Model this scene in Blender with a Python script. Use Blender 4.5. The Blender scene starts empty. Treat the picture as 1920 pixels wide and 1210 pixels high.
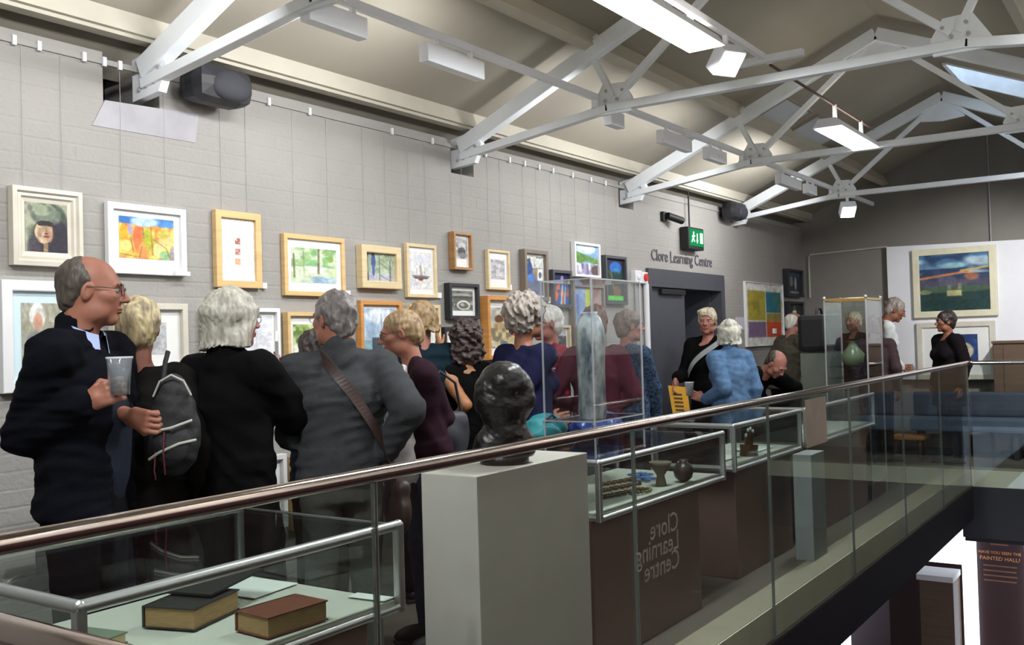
import bpy, bmesh, math, random
import numpy as np
from mathutils import Vector, Matrix
SC = bpy.context.scene
COL = SC.collection
rnd = random.Random(7)
# ------------------------------------------------------------------ camera, sky, exposure
F_PX = 1826.0
_ex = Vector((1254, 0, F_PX)).normalized()
_ey = Vector((-2660, 113, F_PX)); _ey = (_ey - _ex * _ex.dot(_ey)).normalized()
_ez = _ex.cross(_ey)
RW = Matrix((_ex, _ey, _ez))                       # world = RW @ camera (x right, y down, z forward)
CAM = Vector((0, 0, 1.46))
cd = bpy.data.cameras.new('camera'); cam = bpy.data.objects.new('camera', cd); COL.objects.link(cam)
cd.sensor_width = 36.0; cd.lens = 36.0 * F_PX / 1920.0; cd.clip_start = 0.02; cd.clip_end = 200
_m = (RW @ Matrix(((1, 0, 0), (0, -1, 0), (0, 0, -1)))).to_4x4(); _m.translation = CAM
cam.matrix_world = _m
SC.camera = cam
W = bpy.data.worlds.new('world'); SC.world = W; W.use_nodes = True
W.node_tree.nodes['Background'].inputs[0].default_value = (0.62, 0.76, 1.0, 1)
W.node_tree.nodes['Background'].inputs[1].default_value = 2.5
SC.view_settings.view_transform = 'Standard'; SC.view_settings.look = 'None'
SC.view_settings.gamma = 1.0; SC.view_settings.exposure = 0.2
SC.view_settings.use_curve_mapping = False
WASH_W, TUBE_W, SPOT_W = 7.3, 60.0, 60.0          # lamp powers, used by the lamp builders below

WALL_Y, RAIL_Y, END_X, RW_Y, BACK_X = 4.05, 1.84, 12.65, -0.35, -1.2
RIDGE_Y, EAVE_Z, PITCH = 1.85, 2.97, 0.43
NEAR_X, FAR_X = 0.665, 11.0                        # void edges along the gallery

def ray(u, v): return RW @ Vector(((u - 960) / F_PX, (v - 605) / F_PX, 1.0))
def onY(u, v, Y=WALL_Y): d = ray(u, v); return CAM + d * (Y / d.y)
def onX(u, v, X=END_X): d = ray(u, v); return CAM + d * (X / d.x)
def onZ(u, v, Z): d = ray(u, v); return CAM + d * ((Z - CAM.z) / d.z)

# ------------------------------------------------------------------ object helpers
def s2l(c):
    return c / 12.92 if c <= 0.04045 else ((c + 0.055) / 1.055) ** 2.4
def hexl(h):
    if not isinstance(h, str): return tuple(h)
    h = h.lstrip('#'); return tuple(s2l(int(h[i:i + 2], 16) / 255) for i in (0, 2, 4))
_mats = {}
def mat(name, col, rough=0.6, metal=0.0, var=0.08, scale=8.0, bump=0.0, bscale=60.0, stretch=None, emit=0.0, spec=0.5, coat=0.0, col2=None):
    if name in _mats: return _mats[name]
    m = bpy.data.materials.new(name); m.use_nodes = True; nt = m.node_tree; N = nt.nodes; L = nt.links
    b = N['Principled BSDF']; c = hexl(col)
    b.inputs['Roughness'].default_value = rough; b.inputs['Metallic'].default_value = metal
    b.inputs['Specular IOR Level'].default_value = spec; b.inputs['Coat Weight'].default_value = coat
    tc = N.new('ShaderNodeTexCoord'); src = tc.outputs['Object']
    if stretch:
        mp = N.new('ShaderNodeMapping'); mp.inputs['Scale'].default_value = stretch; L.new(src, mp.inputs[0]); src = mp.outputs[0]
    n = N.new('ShaderNodeTexNoise'); n.inputs['Scale'].default_value = scale; n.inputs['Detail'].default_value = 5; L.new(src, n.inputs['Vector'])
    mx = N.new('ShaderNodeMix'); mx.data_type = 'RGBA'
    if col2: c2 = hexl(col2); a, d = c, c2
    else: a = tuple(max(0, x * (1 - var)) for x in c); d = tuple(min(1, x * (1 + var)) for x in c)
    mx.inputs[6].default_value = (*a, 1); mx.inputs[7].default_value = (*d, 1)
    r = N.new('ShaderNodeMapRange'); r.inputs[1].default_value = 0.3; r.inputs[2].default_value = 0.7
    L.new(n.outputs[0], r.inputs[0]); L.new(r.outputs[0], mx.inputs[0]); L.new(mx.outputs[2], b.inputs['Base Color'])
    if bump:
        n2 = N.new('ShaderNodeTexNoise'); n2.inputs['Scale'].default_value = bscale; n2.inputs['Detail'].default_value = 4; L.new(src, n2.inputs['Vector'])
        bp = N.new('ShaderNodeBump'); bp.inputs['Strength'].default_value = bump; bp.inputs['Distance'].default_value = 0.01
        L.new(n2.outputs[0], bp.inputs['Height']); L.new(bp.outputs[0], b.inputs['Normal'])
    if emit:
        b.inputs['Emission Color'].default_value = (*c, 1); b.inputs['Emission Strength'].default_value = emit
    _mats[name] = m; return m
def glass(name, tint=(0.93, 0.96, 0.94), ior=1.5, rough=0.0, body=0.0, bodycol=(0.8, 0.85, 0.85)):
    if name in _mats: return _mats[name]
    m = bpy.data.materials.new(name); m.use_nodes = True; nt = m.node_tree; N = nt.nodes; L = nt.links
    N.remove(N['Principled BSDF']); o = N['Material Output']
    t = N.new('ShaderNodeBsdfTransparent'); t.inputs[0].default_value = (*tint, 1)
    g = N.new('ShaderNodeBsdfGlossy'); g.inputs['Roughness'].default_value = rough
    fr = N.new('ShaderNodeFresnel'); ge = N.new('ShaderNodeNewGeometry'); mr = N.new('ShaderNodeMapRange')   # same index on both faces of a thin pane
    mr.inputs[3].default_value = ior; mr.inputs[4].default_value = 1 / ior; L.new(ge.outputs['Backfacing'], mr.inputs[0]); L.new(mr.outputs[0], fr.inputs[0])
    mx = N.new('ShaderNodeMixShader'); L.new(fr.outputs[0], mx.inputs[0]); L.new(g.outputs[0], mx.inputs[2])
    if body:
        d = N.new('ShaderNodeBsdfDiffuse'); d.inputs[0].default_value = (*bodycol, 1)
        m2 = N.new('ShaderNodeMixShader'); m2.inputs[0].default_value = body
        L.new(t.outputs[0], m2.inputs[1]); L.new(d.outputs[0], m2.inputs[2]); L.new(m2.outputs[0], mx.inputs[1])
    else: L.new(t.outputs[0], mx.inputs[1])
    L.new(mx.outputs[0], o.inputs[0]); _mats[name] = m; return m
def emis(name, col, s):
    if name in _mats: return _mats[name]
    m = bpy.data.materials.new(name); m.use_nodes = True; nt = m.node_tree; N = nt.nodes
    N.remove(N['Principled BSDF']); e = N.new('ShaderNodeEmission'); e.inputs[0].default_value = (*hexl(col), 1); e.inputs[1].default_value = s
    nt.links.new(e.outputs[0], N['Material Output'].inputs[0]); _mats[name] = m; return m
def vcol(name='painted_picture', rough=0.5):
    if name in _mats: return _mats[name]
    m = bpy.data.materials.new(name); m.use_nodes = True; nt = m.node_tree
    a = nt.nodes.new('ShaderNodeAttribute'); a.attribute_name = 'paint'
    b = nt.nodes['Principled BSDF']; b.inputs['Roughness'].default_value = rough; b.inputs['Specular IOR Level'].default_value = 0.3
    nt.links.new(a.outputs[0], b.inputs['Base Color']); _mats[name] = m; return m

class MB:
    def __init__(s): s.v = []; s.f = []; s.m = []; s.sm = []
    def add(s, vs, fs, mi=0, smooth=False):
        o = len(s.v); s.v += [tuple(v) for v in vs]
        for f in fs: s.f.append(tuple(i + o for i in f)); s.m.append(mi); s.sm.append(smooth)
        return s
    def box(s, a, b, mi=0, bev=0.0):
        a = Vector(a); b = Vector(b); lo = Vector(map(min, a, b)); hi = Vector(map(max, a, b))
        if bev: 
            c = (lo + hi) / 2; return s.obox(c, (hi - lo), None, mi, bev)
        x0, y0, z0 = lo; x1, y1, z1 = hi
        return s.add([(x0,y0,z0),(x1,y0,z0),(x1,y1,z0),(x0,y1,z0),(x0,y0,z1),(x1,y0,z1),(x1,y1,z1),(x0,y1,z1)],
                     [(0,3,2,1),(4,5,6,7),(0,1,5,4),(1,2,6,5),(2,3,7,6),(3,0,4,7)], mi)
    def obox(s, c, size, rot=None, mi=0, bev=0.0):
        bm = bmesh.new(); bmesh.ops.create_cube(bm, size=1.0)
        bmesh.ops.scale(bm, vec=size, verts=bm.verts)
        if bev: bmesh.ops.bevel(bm, geom=bm.edges[:], offset=min(bev, min(size) * 0.45), segments=2, affect='EDGES', profile=0.6)
        M = (rot or Matrix.Identity(3)).to_4x4(); M.translation = Vector(c)
        bm.verts.ensure_lookup_table()
        s.add([M @ v.co for v in bm.verts], [[v.index for v in f.verts] for f in bm.faces], mi); bm.free(); return s
    def bar(s, p, q, w, h, up=(0, 0, 1), mi=0, bev=0.0):
        p = Vector(p); q = Vector(q); d = (q - p); L = d.length; d.normalize(); up = Vector(up)
        r = d.cross(up).normalized(); u = r.cross(d)
        return s.obox((p + q) / 2, (w, L, h), Matrix((r, d, u)).transposed(), mi, bev)
    def tube(s, pts, r, n=10, mi=0, cap=True):
        pts = [Vector(p) for p in pts]; rs = r if hasattr(r, '__len__') else [r] * len(pts); vs = []; fs = []
        ref = None
        for i, p in enumerate(pts):
            t = (pts[min(i + 1, len(pts) - 1)] - pts[max(i - 1, 0)]).normalized()
            if ref is None: ref = t.orthogonal().normalized()
            ref = (ref - t * ref.dot(t)).normalized(); b = t.cross(ref)
            for k in range(n):
                a = 2 * math.pi * k / n; vs.append(p + (ref * math.cos(a) + b * math.sin(a)) * rs[i])
        for i in range(len(pts) - 1):
            for k in range(n): fs.append((i*n+k, i*n+(k+1)%n, (i+1)*n+(k+1)%n, (i+1)*n+k))
        s.add(vs, fs, mi, True)
        if cap: s.add(vs[:n], [tuple(range(n))[::-1]], mi); s.add(vs[-n:], [tuple(range(n))], mi)
        return s
    def lathe(s, c, prof, n=20, mi=0, cap=True):
        vs = []; fs = []; c = Vector(c)
        for r, z in prof:
            for k in range(n): a = 2*math.pi*k/n; vs.append(c + Vector((r*math.cos(a), r*math.sin(a), z)))
        for i in range(len(prof) - 1):
            for k in range(n): fs.append((i*n+k, i*n+(k+1)%n, (i+1)*n+(k+1)%n, (i+1)*n+k))
        s.add(vs, fs, mi, True)
        if cap: s.add(vs[:n], [tuple(range(n))[::-1]], mi); s.add(vs[-n:], [tuple(range(n))], mi)
        return s
    def ell(s, c, r, mi=0, n=14, rot=None):
        vs = []; fs = []; c = Vector(c); h = n // 2
        for i in range(h + 1):
            th = math.pi * i / h
            for k in range(n):
                a = 2*math.pi*k/n; p = Vector((r[0]*math.sin(th)*math.cos(a), r[1]*math.sin(th)*math.sin(a), r[2]*math.cos(th)))
                vs.append(c + (rot @ p if rot else p))
        for i in range(h):
            for k in range(n): fs.append((i*n+k, (i+1)*n+k, (i+1)*n+(k+1)%n, i*n+(k+1)%n))
        return s.add(vs, fs, mi, True)
    def prism(s, poly, ext, mi=0):
        poly = [Vector(p) for p in poly]; ext = Vector(ext); n = len(poly)
        return s.add(poly + [p + ext for p in poly], [tuple(range(n))[::-1], tuple(range(n, 2*n))] + [(i, (i+1)%n, n+(i+1)%n, n+i) for i in range(n)], mi)
    def build(s, name, mats, parent=None, off=None, fixn=True):
        me = bpy.data.meshes.new(name)
        o_ = Vector((0, 0, 0))
        if parent is not None:
            p = parent
            while p is not None: o_ += p.location; p = p.parent
        if off is not None: o_ = Vector(off)
        me.from_pydata([tuple(Vector(v) - o_) for v in s.v], [], s.f)
        mats = mats if isinstance(mats, (list, tuple)) else [mats]
        for m in mats: me.materials.append(m)
        me.polygons.foreach_set('material_index', s.m); me.polygons.foreach_set('use_smooth', s.sm)
        if fixn:
            bm = bmesh.new(); bm.from_mesh(me); bmesh.ops.recalc_face_normals(bm, faces=bm.faces); bm.to_mesh(me); bm.free()
        o = bpy.data.objects.new(name, me); COL.objects.link(o)
        if parent is not None: o.parent = parent
        elif off is not None: o.location = off
        return o
def tag(o, label=None, cat=None, group=None, kind=None):
    if label: o['label'] = label
    if cat: o['category'] = cat
    if group: o['group'] = group
    if kind: o['kind'] = kind
    return o
def thing(name, label, cat, loc, group=None, rz=0.0, kind=None):
    o = bpy.data.objects.new(name, None); COL.objects.link(o); o.empty_display_size = 0.1
    o.location = loc; o.rotation_euler = (0, 0, rz); return tag(o, label, cat, group, kind)
def struct(mb, name, mats): return tag(mb.build(name, mats), kind='structure')
def textmb(body, size, place, mi=0, extrude=0.002, mb=None, align='CENTER', spacing=1.0):
    cu = bpy.data.curves.new('t', 'FONT'); cu.body = body; cu.size = size; cu.extrude = extrude; cu.align_x = align; cu.resolution_u = 2; cu.space_line = spacing
    o = bpy.data.objects.new('t', cu); COL.objects.link(o); bpy.context.view_layer.update()
    me = bpy.data.meshes.new_from_object(o.evaluated_get(bpy.context.evaluated_depsgraph_get()))
    mb = mb or MB(); mb.add([place @ v.co for v in me.vertices], [tuple(p.vertices) for p in me.polygons], mi)
    bpy.data.objects.remove(o); bpy.data.curves.remove(cu); bpy.data.meshes.remove(me); return mb
def frame_m(origin, xa, ya):
    xa = Vector(xa).normalized(); ya = Vector(ya).normalized(); za = xa.cross(ya)
    m = Matrix((xa, ya, za)).transposed().to_4x4(); m.translation = Vector(origin); return m
def light(name, kind, loc, direction, power, color=(1, 1, 1), size=(0.3, 0.3), parent=None, spread=None, angle=None):
    ld = bpy.data.lights.new(name, kind); ld.energy = power; ld.color = color
    if kind == 'AREA':
        ld.shape = 'RECTANGLE'; ld.size = size[0]; ld.size_y = size[1]
        if spread: ld.spread = spread
    if kind == 'SPOT': ld.spot_size = angle or 1.2; ld.spot_blend = 0.6; ld.shadow_soft_size = 0.04
    o = bpy.data.objects.new(name, ld); COL.objects.link(o)
    d = Vector(direction).normalized()
    q = d.to_track_quat('-Z', 'Y'); o.rotation_euler = q.to_euler(); o.location = loc
    if parent is not None: o.parent = parent; o.location = Vector(loc) - parent.location
    return o

# ------------------------------------------------------------------ materials
M_wall = mat('grey_painted_brick', '#9c9994', 0.75, var=0.05, scale=2.2, bump=0.35, bscale=45)
M_end = mat('dark_grey_paint', '#85817b', 0.8, var=0.06, scale=3)
M_roof = mat('cream_ceiling_paint', '#9d9789', 0.85, var=0.05, scale=1.5, bump=0.1, bscale=20)
M_purlin = mat('cream_timber_paint', '#bdb8a8', 0.7, var=0.04)
M_truss = mat('white_truss_paint', '#eaeff2', 0.5, var=0.05, scale=5)
M_floor = mat('dark_floor', '#5c574e', 0.45, var=0.08, scale=4)
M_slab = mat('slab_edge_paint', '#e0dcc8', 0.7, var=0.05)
M_litfloor = mat('lit_floor_strip', '#8f8b77', 0.6, var=0.06)  # lit floor beyond the cases' shadow painted as a pale strip
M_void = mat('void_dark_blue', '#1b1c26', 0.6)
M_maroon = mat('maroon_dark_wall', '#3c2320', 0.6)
M_black = mat('black_matt', '#141416', 0.6)
M_shadedark = mat('painted_shade_dark', '#0f0d0c', 0.9)  # near black colour stands in for shade in the roof recess and doorway
M_steel = mat('brushed_steel', '#b6b2ae', 0.22, 1.0, var=0.03, scale=40)
M_railsteel = mat('polished_handrail_steel', '#c9bcb4', 0.12, 1.0, var=0.03, scale=30)
M_alu = mat('satin_aluminium', '#c9cacc', 0.35, 0.9, var=0.03)
M_white = mat('white_paint', '#dcdcdf', 0.5, var=0.02)
M_glass = glass('balustrade_glass', (0.90, 0.93, 0.91), 1.5)
M_cglass = glass('case_glass', (0.93, 0.96, 0.95), 1.45)
M_acryl = glass('acrylic', (0.95, 0.96, 0.97), 1.45)
M_gedge = glass('glass_edge', (0.55, 0.62, 0.58), 1.5, 0.1, 0.35, (0.45, 0.5, 0.47))
M_tube = emis('lit_fluorescent_lens', '#fbfcff', 9.0)
M_spotlens = emis('lit_spot_lens', '#ffffff', 14.0)
M_fix = mat('white_lamp_housing', '#f1f3f8', 0.4, var=0.02)

# ------------------------------------------------------------------ setting
WT = 2.85                                           # top of the brick wall; recess above it
mb = MB().box((BACK_X, WALL_Y + 0.0005, -3.2), (2.63, 4.5, WT)); mb.box((2.93, WALL_Y + 0.0005, -3.2), (5.22, 4.5, WT)); mb.box((5.48, WALL_Y + 0.0005, -3.2), (7.62, 4.5, WT))
mb.box((2.63, WALL_Y + 0.0005, -3.2), (2.93, 4.5, 2.56)); mb.box((5.22, WALL_Y + 0.0005, -3.2), (5.48, 4.5, 2.62)); mb.box((7.62, WALL_Y + 0.0005, -3.2), (7.9, 4.5, 2.62))
DX0, DX1, DZ = 8.1, 9.91, 2.105
mb.box((7.9, WALL_Y + 0.0005, -3.2), (DX0, 4.5, WT)); mb.box((DX0, WALL_Y + 0.0005, DZ), (DX1, 4.5, WT)); mb.box((DX0, WALL_Y + 0.0005, -3.2), (DX1, 4.5, 0)); mb.box((DX1, WALL_Y + 0.0005, -3.2), (END_X + .3, 4.5, WT))
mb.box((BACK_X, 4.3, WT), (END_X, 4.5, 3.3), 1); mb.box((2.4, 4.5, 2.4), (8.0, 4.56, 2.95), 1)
wall = struct(mb, 'wall_left', [M_wall, M_shadedark])
bk = MB(); rr = random.Random(3)
for j in range(38):
    z0 = 0.002 + j * 0.075
    x = 1.55
    while x < END_X - 0.1:                              # paint has filled most upright joints: long runs between the ones that still show
        x1 = min(x + rr.uniform(.45, 1.7), END_X)
        for (u0, u1, zl) in ((DX0, DX1, -1), (2.63, 2.93, 2.53), (5.22, 5.48, 2.58), (7.62, 7.9, 2.58)):
            zin = z0 < DZ if zl < 0 else z0 > zl
            if zin:
                if x < u0 < x1: x1 = u0
                if u0 <= x < u1: x = u1; x1 = min(x + rr.uniform(.45, 1.7), END_X)
        p = rr.uniform(0, 0.0009); e = 0.005; y = WALL_Y - p; yb = WALL_Y + 0.0006; ex = .002
        bk.add([(x, yb, z0), (x1, yb, z0), (x1, yb, z0 + .07), (x, yb, z0 + .07), (x+ex, y, z0+e), (x1-ex, y, z0+e), (x1-ex, y, z0+.07-e), (x+ex, y, z0+.07-e)],
               [(4,5,6,7), (0,1,5,4), (1,2,6,5), (2,3,7,6), (3,0,4,7)])
        x = x1
o = bk.build('brickwork', M_wall, wall, fixn=False); tag(o, kind='stuff')
# smooth plaster patch under the first truss foot
pz = [onY(196, 188), onY(172, 235), onY(365, 268), onY(372, 215)]
pp = MB().prism([(p.x, WALL_Y - 0.004, p.z) for p in pz], (0, 0.008, 0)); tag(pp.build('plaster_patch', mat('grey_plaster_paint', '#a3a1a5', 0.7), wall))
# floor: gallery strip along the wall, end strip, and the corner the camera stands on
mb = MB().box((BACK_X, RAIL_Y + 0.02, -0.17), (END_X, WALL_Y + 0.1, 0)); mb.box((BACK_X, RW_Y, -0.17), (NEAR_X - .02, RAIL_Y + 0.02, 0)); mb.box((FAR_X + .02, RW_Y, -0.17), (END_X, RAIL_Y + 0.02, 0))
struct(mb, 'floor', M_floor)
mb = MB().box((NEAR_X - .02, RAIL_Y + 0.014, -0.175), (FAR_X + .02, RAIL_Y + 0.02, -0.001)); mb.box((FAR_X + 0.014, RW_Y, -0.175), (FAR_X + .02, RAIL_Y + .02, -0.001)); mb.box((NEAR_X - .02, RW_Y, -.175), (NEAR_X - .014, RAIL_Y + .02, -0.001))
mb.box((NEAR_X - .02, RAIL_Y + .02, -.01), (FAR_X + .2, RAIL_Y + .19, .002), 1); mb.box((FAR_X + .02, RW_Y, -.01), (FAR_X + .2, RAIL_Y + .02, .002), 1); struct(mb, 'trim_1', [M_slab, M_litfloor])  # second material lays the painted lit strip along the floor edge
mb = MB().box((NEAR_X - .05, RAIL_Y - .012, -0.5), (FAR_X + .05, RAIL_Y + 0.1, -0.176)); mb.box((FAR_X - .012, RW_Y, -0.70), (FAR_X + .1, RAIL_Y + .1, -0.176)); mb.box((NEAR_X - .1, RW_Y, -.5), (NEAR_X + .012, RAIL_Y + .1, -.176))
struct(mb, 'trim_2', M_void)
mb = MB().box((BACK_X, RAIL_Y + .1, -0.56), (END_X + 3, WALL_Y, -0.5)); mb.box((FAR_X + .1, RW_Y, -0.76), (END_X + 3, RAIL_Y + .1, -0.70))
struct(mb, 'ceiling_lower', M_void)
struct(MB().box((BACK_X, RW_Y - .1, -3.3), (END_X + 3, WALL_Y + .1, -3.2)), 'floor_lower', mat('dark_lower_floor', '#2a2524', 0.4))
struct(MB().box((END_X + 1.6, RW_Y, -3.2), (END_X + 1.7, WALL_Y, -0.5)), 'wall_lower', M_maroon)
# end gable wall
ridge_z = EAVE_Z + PITCH * (4.0 - RIDGE_Y)
ly = 2 * RIDGE_Y - 4.3
mb = MB().prism([(END_X, 4.3, 0), (END_X, 4.3, EAVE_Z - .05), (END_X, RIDGE_Y, ridge_z + .05), (END_X, RW_Y - .1, EAVE_Z - .05), (END_X, RW_Y - .1, 0)], (0.15, 0, 0))
struct(mb, 'wall_far', M_end)
struct(MB().box((BACK_X, RW_Y - .15, -3.2), (END_X + 3, RW_Y, 1.3), 1).box((BACK_X, RW_Y - .15, 1.3), (END_X + 3, RW_Y, 3.1), 0), 'wall_right', [M_wall, M_maroon])
mb = MB().prism([(BACK_X, 4.3, 0), (BACK_X, 4.3, EAVE_Z), (BACK_X, RIDGE_Y, ridge_z + .05), (BACK_X, RW_Y - .1, EAVE_Z), (BACK_X, RW_Y - .1, 0)], (-0.15, 0, 0))
struct(mb, 'wall_back', M_end)
# roof slopes, right one with the skylight opening
def rz(y): return EAVE_Z + PITCH * (4.0 - y) if y >= RIDGE_Y else EAVE_Z + PITCH * (4.0 - (2 * RIDGE_Y - y))
def slope_panel(mb, x0, x1, y0, y1, t=0.08):
    mb.prism([(x0, y0, rz(y0)), (x1, y0, rz(y0)), (x1, y1, rz(y1)), (x0, y1, rz(y1))], (0, 0, t))
mb = MB(); slope_panel(mb, BACK_X, END_X + .1, 4.35, RIDGE_Y)
SK = (9.2, 10.05, 1.0, 1.63)                        # skylight x0 x1 y0 y1
yr = RW_Y - .2
slope_panel(mb, BACK_X, END_X + .1, RIDGE_Y, SK[3]); slope_panel(mb, BACK_X, END_X + .1, SK[2], yr)
slope_panel(mb, BACK_X, SK[0], SK[3], SK[2]); slope_panel(mb, SK[1], END_X + .1, SK[3], SK[2])
struct(mb, 'ceiling', M_roof)
w1 = thing('window_1', None, None, (SK[0], SK[2], rz(SK[2])), kind='structure')
mb = MB(); h = 0.42
ki = (SK[0] + .008, SK[1] - .008, SK[2] + .008, SK[3] - .008)
for (a, b) in (((ki[0], ki[2]), (ki[1], ki[2])), ((ki[1], ki[2]), (ki[1], ki[3])), ((ki[1], ki[3]), (ki[0], ki[3])), ((ki[0], ki[3]), (ki[0], ki[2]))):
    A = Vector((*a, rz(a[1]) - .012)); B = Vector((*b, rz(b[1]) - .012)); n = Vector((b[1]-a[1], -(b[0]-a[0]), 0)).normalized() * 0.03
    mb.prism([A, B, B + Vector((0, 0, h)), A + Vector((0, 0, h))], n)
mb.build('window_reveal', mat('skylight_white', '#eef2f6', 0.4), w1)
mb = MB(); cy = (SK[2] + SK[3]) / 2
mb.bar((SK[0], cy, rz(cy) + .36), (SK[1], cy, rz(cy) + .36), 0.03, 0.03); mb.build('glazing_bar', M_steel, w1)
mb = MB().prism([(SK[0], SK[2], rz(SK[2]) + .38), (SK[1], SK[2], rz(SK[2]) + .38), (SK[1], SK[3], rz(SK[3]) + .38), (SK[0], SK[3], rz(SK[3]) + .38)], (0, 0, .006)); mb.build('pane', M_cglass, w1)
M_blind = mat('rooflight_blind', '#c9cfd8', 0.5, var=0.03)
for i, (x0, x1) in enumerate(((8.3, 8.98), (9.16, 10.1))):
    w = thing('window_%d' % (i + 2), None, None, (x0, 3.05, rz(3.05)), kind='structure')
    y0, y1 = 3.08, 2.74
    mb = MB(); e = -.006
    mb.prism([(x0, y0, rz(y0) + e), (x1, y0, rz(y0) + e), (x1, y1, rz(y1) + e), (x0, y1, rz(y1) + e)], (0, 0, .008)); mb.build('blind', M_blind, w)
    mb = MB()
    for a, b in (((x0, y0), (x1, y0)), ((x1, y0), (x1, y1)), ((x1, y1), (x0, y1)), ((x0, y1), (x0, y0))):
        mb.bar((*a, rz(a[1]) - .008), (*b, rz(b[1]) - .008), 0.025, 0.02)
    mb.build('window_frame', M_roof, w)
# eaves beam, purlins, ridge board
mb = MB().box((BACK_X, 3.9, 2.925), (END_X, 3.99, 3.02)); mb.box((BACK_X, 3.93, 2.908), (END_X, 4.0, 2.93)); struct(mb, 'trim_3', M_purlin)
y = 3.0; mb = MB()
mb.obox(((BACK_X + END_X) / 2, y, rz(y) - .055), (END_X - BACK_X, 0.07, 0.15), Matrix.Rotation(-math.atan(PITCH), 3, 'X')); struct(mb, 'trim_4', M_purlin)
y = 0.7; mb = MB()
mb.obox(((BACK_X + END_X) / 2, y, rz(y) - .055), (END_X - BACK_X, 0.07, 0.15), Matrix.Rotation(math.atan(PITCH), 3, 'X')); struct(mb, 'trim_5', M_purlin)
# ------------------------------------------------------------------ roof trusses
M_bolt = mat('bolt_paint', '#b5afa6', .4)
def truss(X, label):
    t = thing('roof_truss', label, 'truss', (X, WALL_Y, 2.66), 'bolted steel roof trusses')
    cy = RIDGE_Y
    def my(y): return 2 * cy - y
    ap = (X, cy, 3.70); g = 0.012
    for s in (0, 1):
        f = (lambda y: y) if s == 0 else my
        MB().bar((X, f(4.02), 2.80), (X, f(cy), 3.74), 0.075, 0.1, bev=.006).build('rafter', M_truss, t)
        MB().bar((X, f(4.02), 2.735), (X, f(2.86), 2.885), 0.06, 0.05, bev=.005).build('bottom_chord', M_truss, t)
        MB().bar((X, f(2.83), 2.95), (X, f(2.98), 3.25), 0.045, 0.035).build('short_strut', M_truss, t)
        MB().bar((X, f(2.80), 2.95), (X, f(1.93), 3.66), 0.045, 0.04).build('strut', M_truss, t)
        p = MB().prism([(X - g, f(4.1), 2.66), (X - g, f(3.9), 2.68), (X - g, f(3.84), 2.80), (X - g, f(3.9), 2.9), (X - g, f(4.1), 2.86)], (2 * g + .02, 0, 0)).build('foot_plate', M_truss, t)
        b = MB()
        for (y, z) in ((4.04, 2.71), (3.99, 2.72), (3.93, 2.73), (4.0, 2.79), (3.94, 2.83), (3.89, 2.79)): b.tube([(X - g - .012, f(y), z), (X - g, f(y), z)], .011, 6)
        tag(b.build('bolts', M_bolt, p), kind='stuff')
        p = MB().prism([(X - g, f(3.02), 2.845), (X - g, f(2.71), 2.845), (X - g, f(2.70), 2.93), (X - g, f(2.76), 3.03), (X - g, f(2.90), 3.035)], (2 * g, 0, 0)).build('gusset_plate', M_truss, t)
        b = MB()
        for (y, z) in ((2.98, 2.87), (2.92, 2.875), (2.86, 2.875), (2.80, 2.875), (2.74, 2.875), (2.88, 2.93), (2.87, 2.99), (2.80, 2.93), (2.76, 2.98)): b.tube([(X - g - .012, f(y), z), (X - g, f(y), z)], .011, 6)
        tag(b.build('bolts', M_bolt, p), kind='stuff')
        p = MB().prism([(X - g, f(3.06), 3.2), (X - g, f(2.9), 3.26), (X - g, f(2.93), 3.36), (X - g, f(3.05), 3.3)], (2 * g, 0, 0)).build('gusset_plate', M_truss, t)
    MB().bar((X, 2.88, 2.885), (X, my(2.88), 2.885), 0.06, 0.05, bev=.005).build('tie_beam', M_truss, t)
    MB().prism([(X - g, cy + .2, 3.52), (X - g, cy + .12, 3.72), (X - g, cy - .12, 3.72), (X - g, cy - .2, 3.52), (X - g, cy, 3.5)], (2 * g, 0, 0)).build('ridge_plate', M_truss, t)
    return t
for X, l in ((2.83, 'cream steel roof truss nearest the camera, foot above the first portrait'), (5.3, 'cream steel roof truss with large bolted gussets, second from the camera'),
             (7.75, 'steel roof truss over the dark doorway, third from the camera'), (10.25, 'farthest steel roof truss near the dark gable wall')):
    truss(X, l)
# purlin cleat under the near rafter
# ------------------------------------------------------------------ picture rail with hooks
pr = thing('picture_rail', 'thin grey picture hanging rail along the top of the brick wall', 'rail', (1.6, WALL_Y, 2.79))
MB().box((1.6, WALL_Y - .012, 2.79), (12.3, WALL_Y, 2.815)).build('rail', M_wall, pr)
for x in [1.9, 2.2, 2.31, 2.52, 2.62, 2.7, 3.6, 3.9, 4.6, 5.0, 5.6, 5.9, 6.1, 6.3, 6.5, 6.8, 7.1, 7.35]:
    MB().box((x, WALL_Y - .022, 2.78), (x + .018, WALL_Y - .011, 2.822)).build('hook', M_white, pr)
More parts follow.
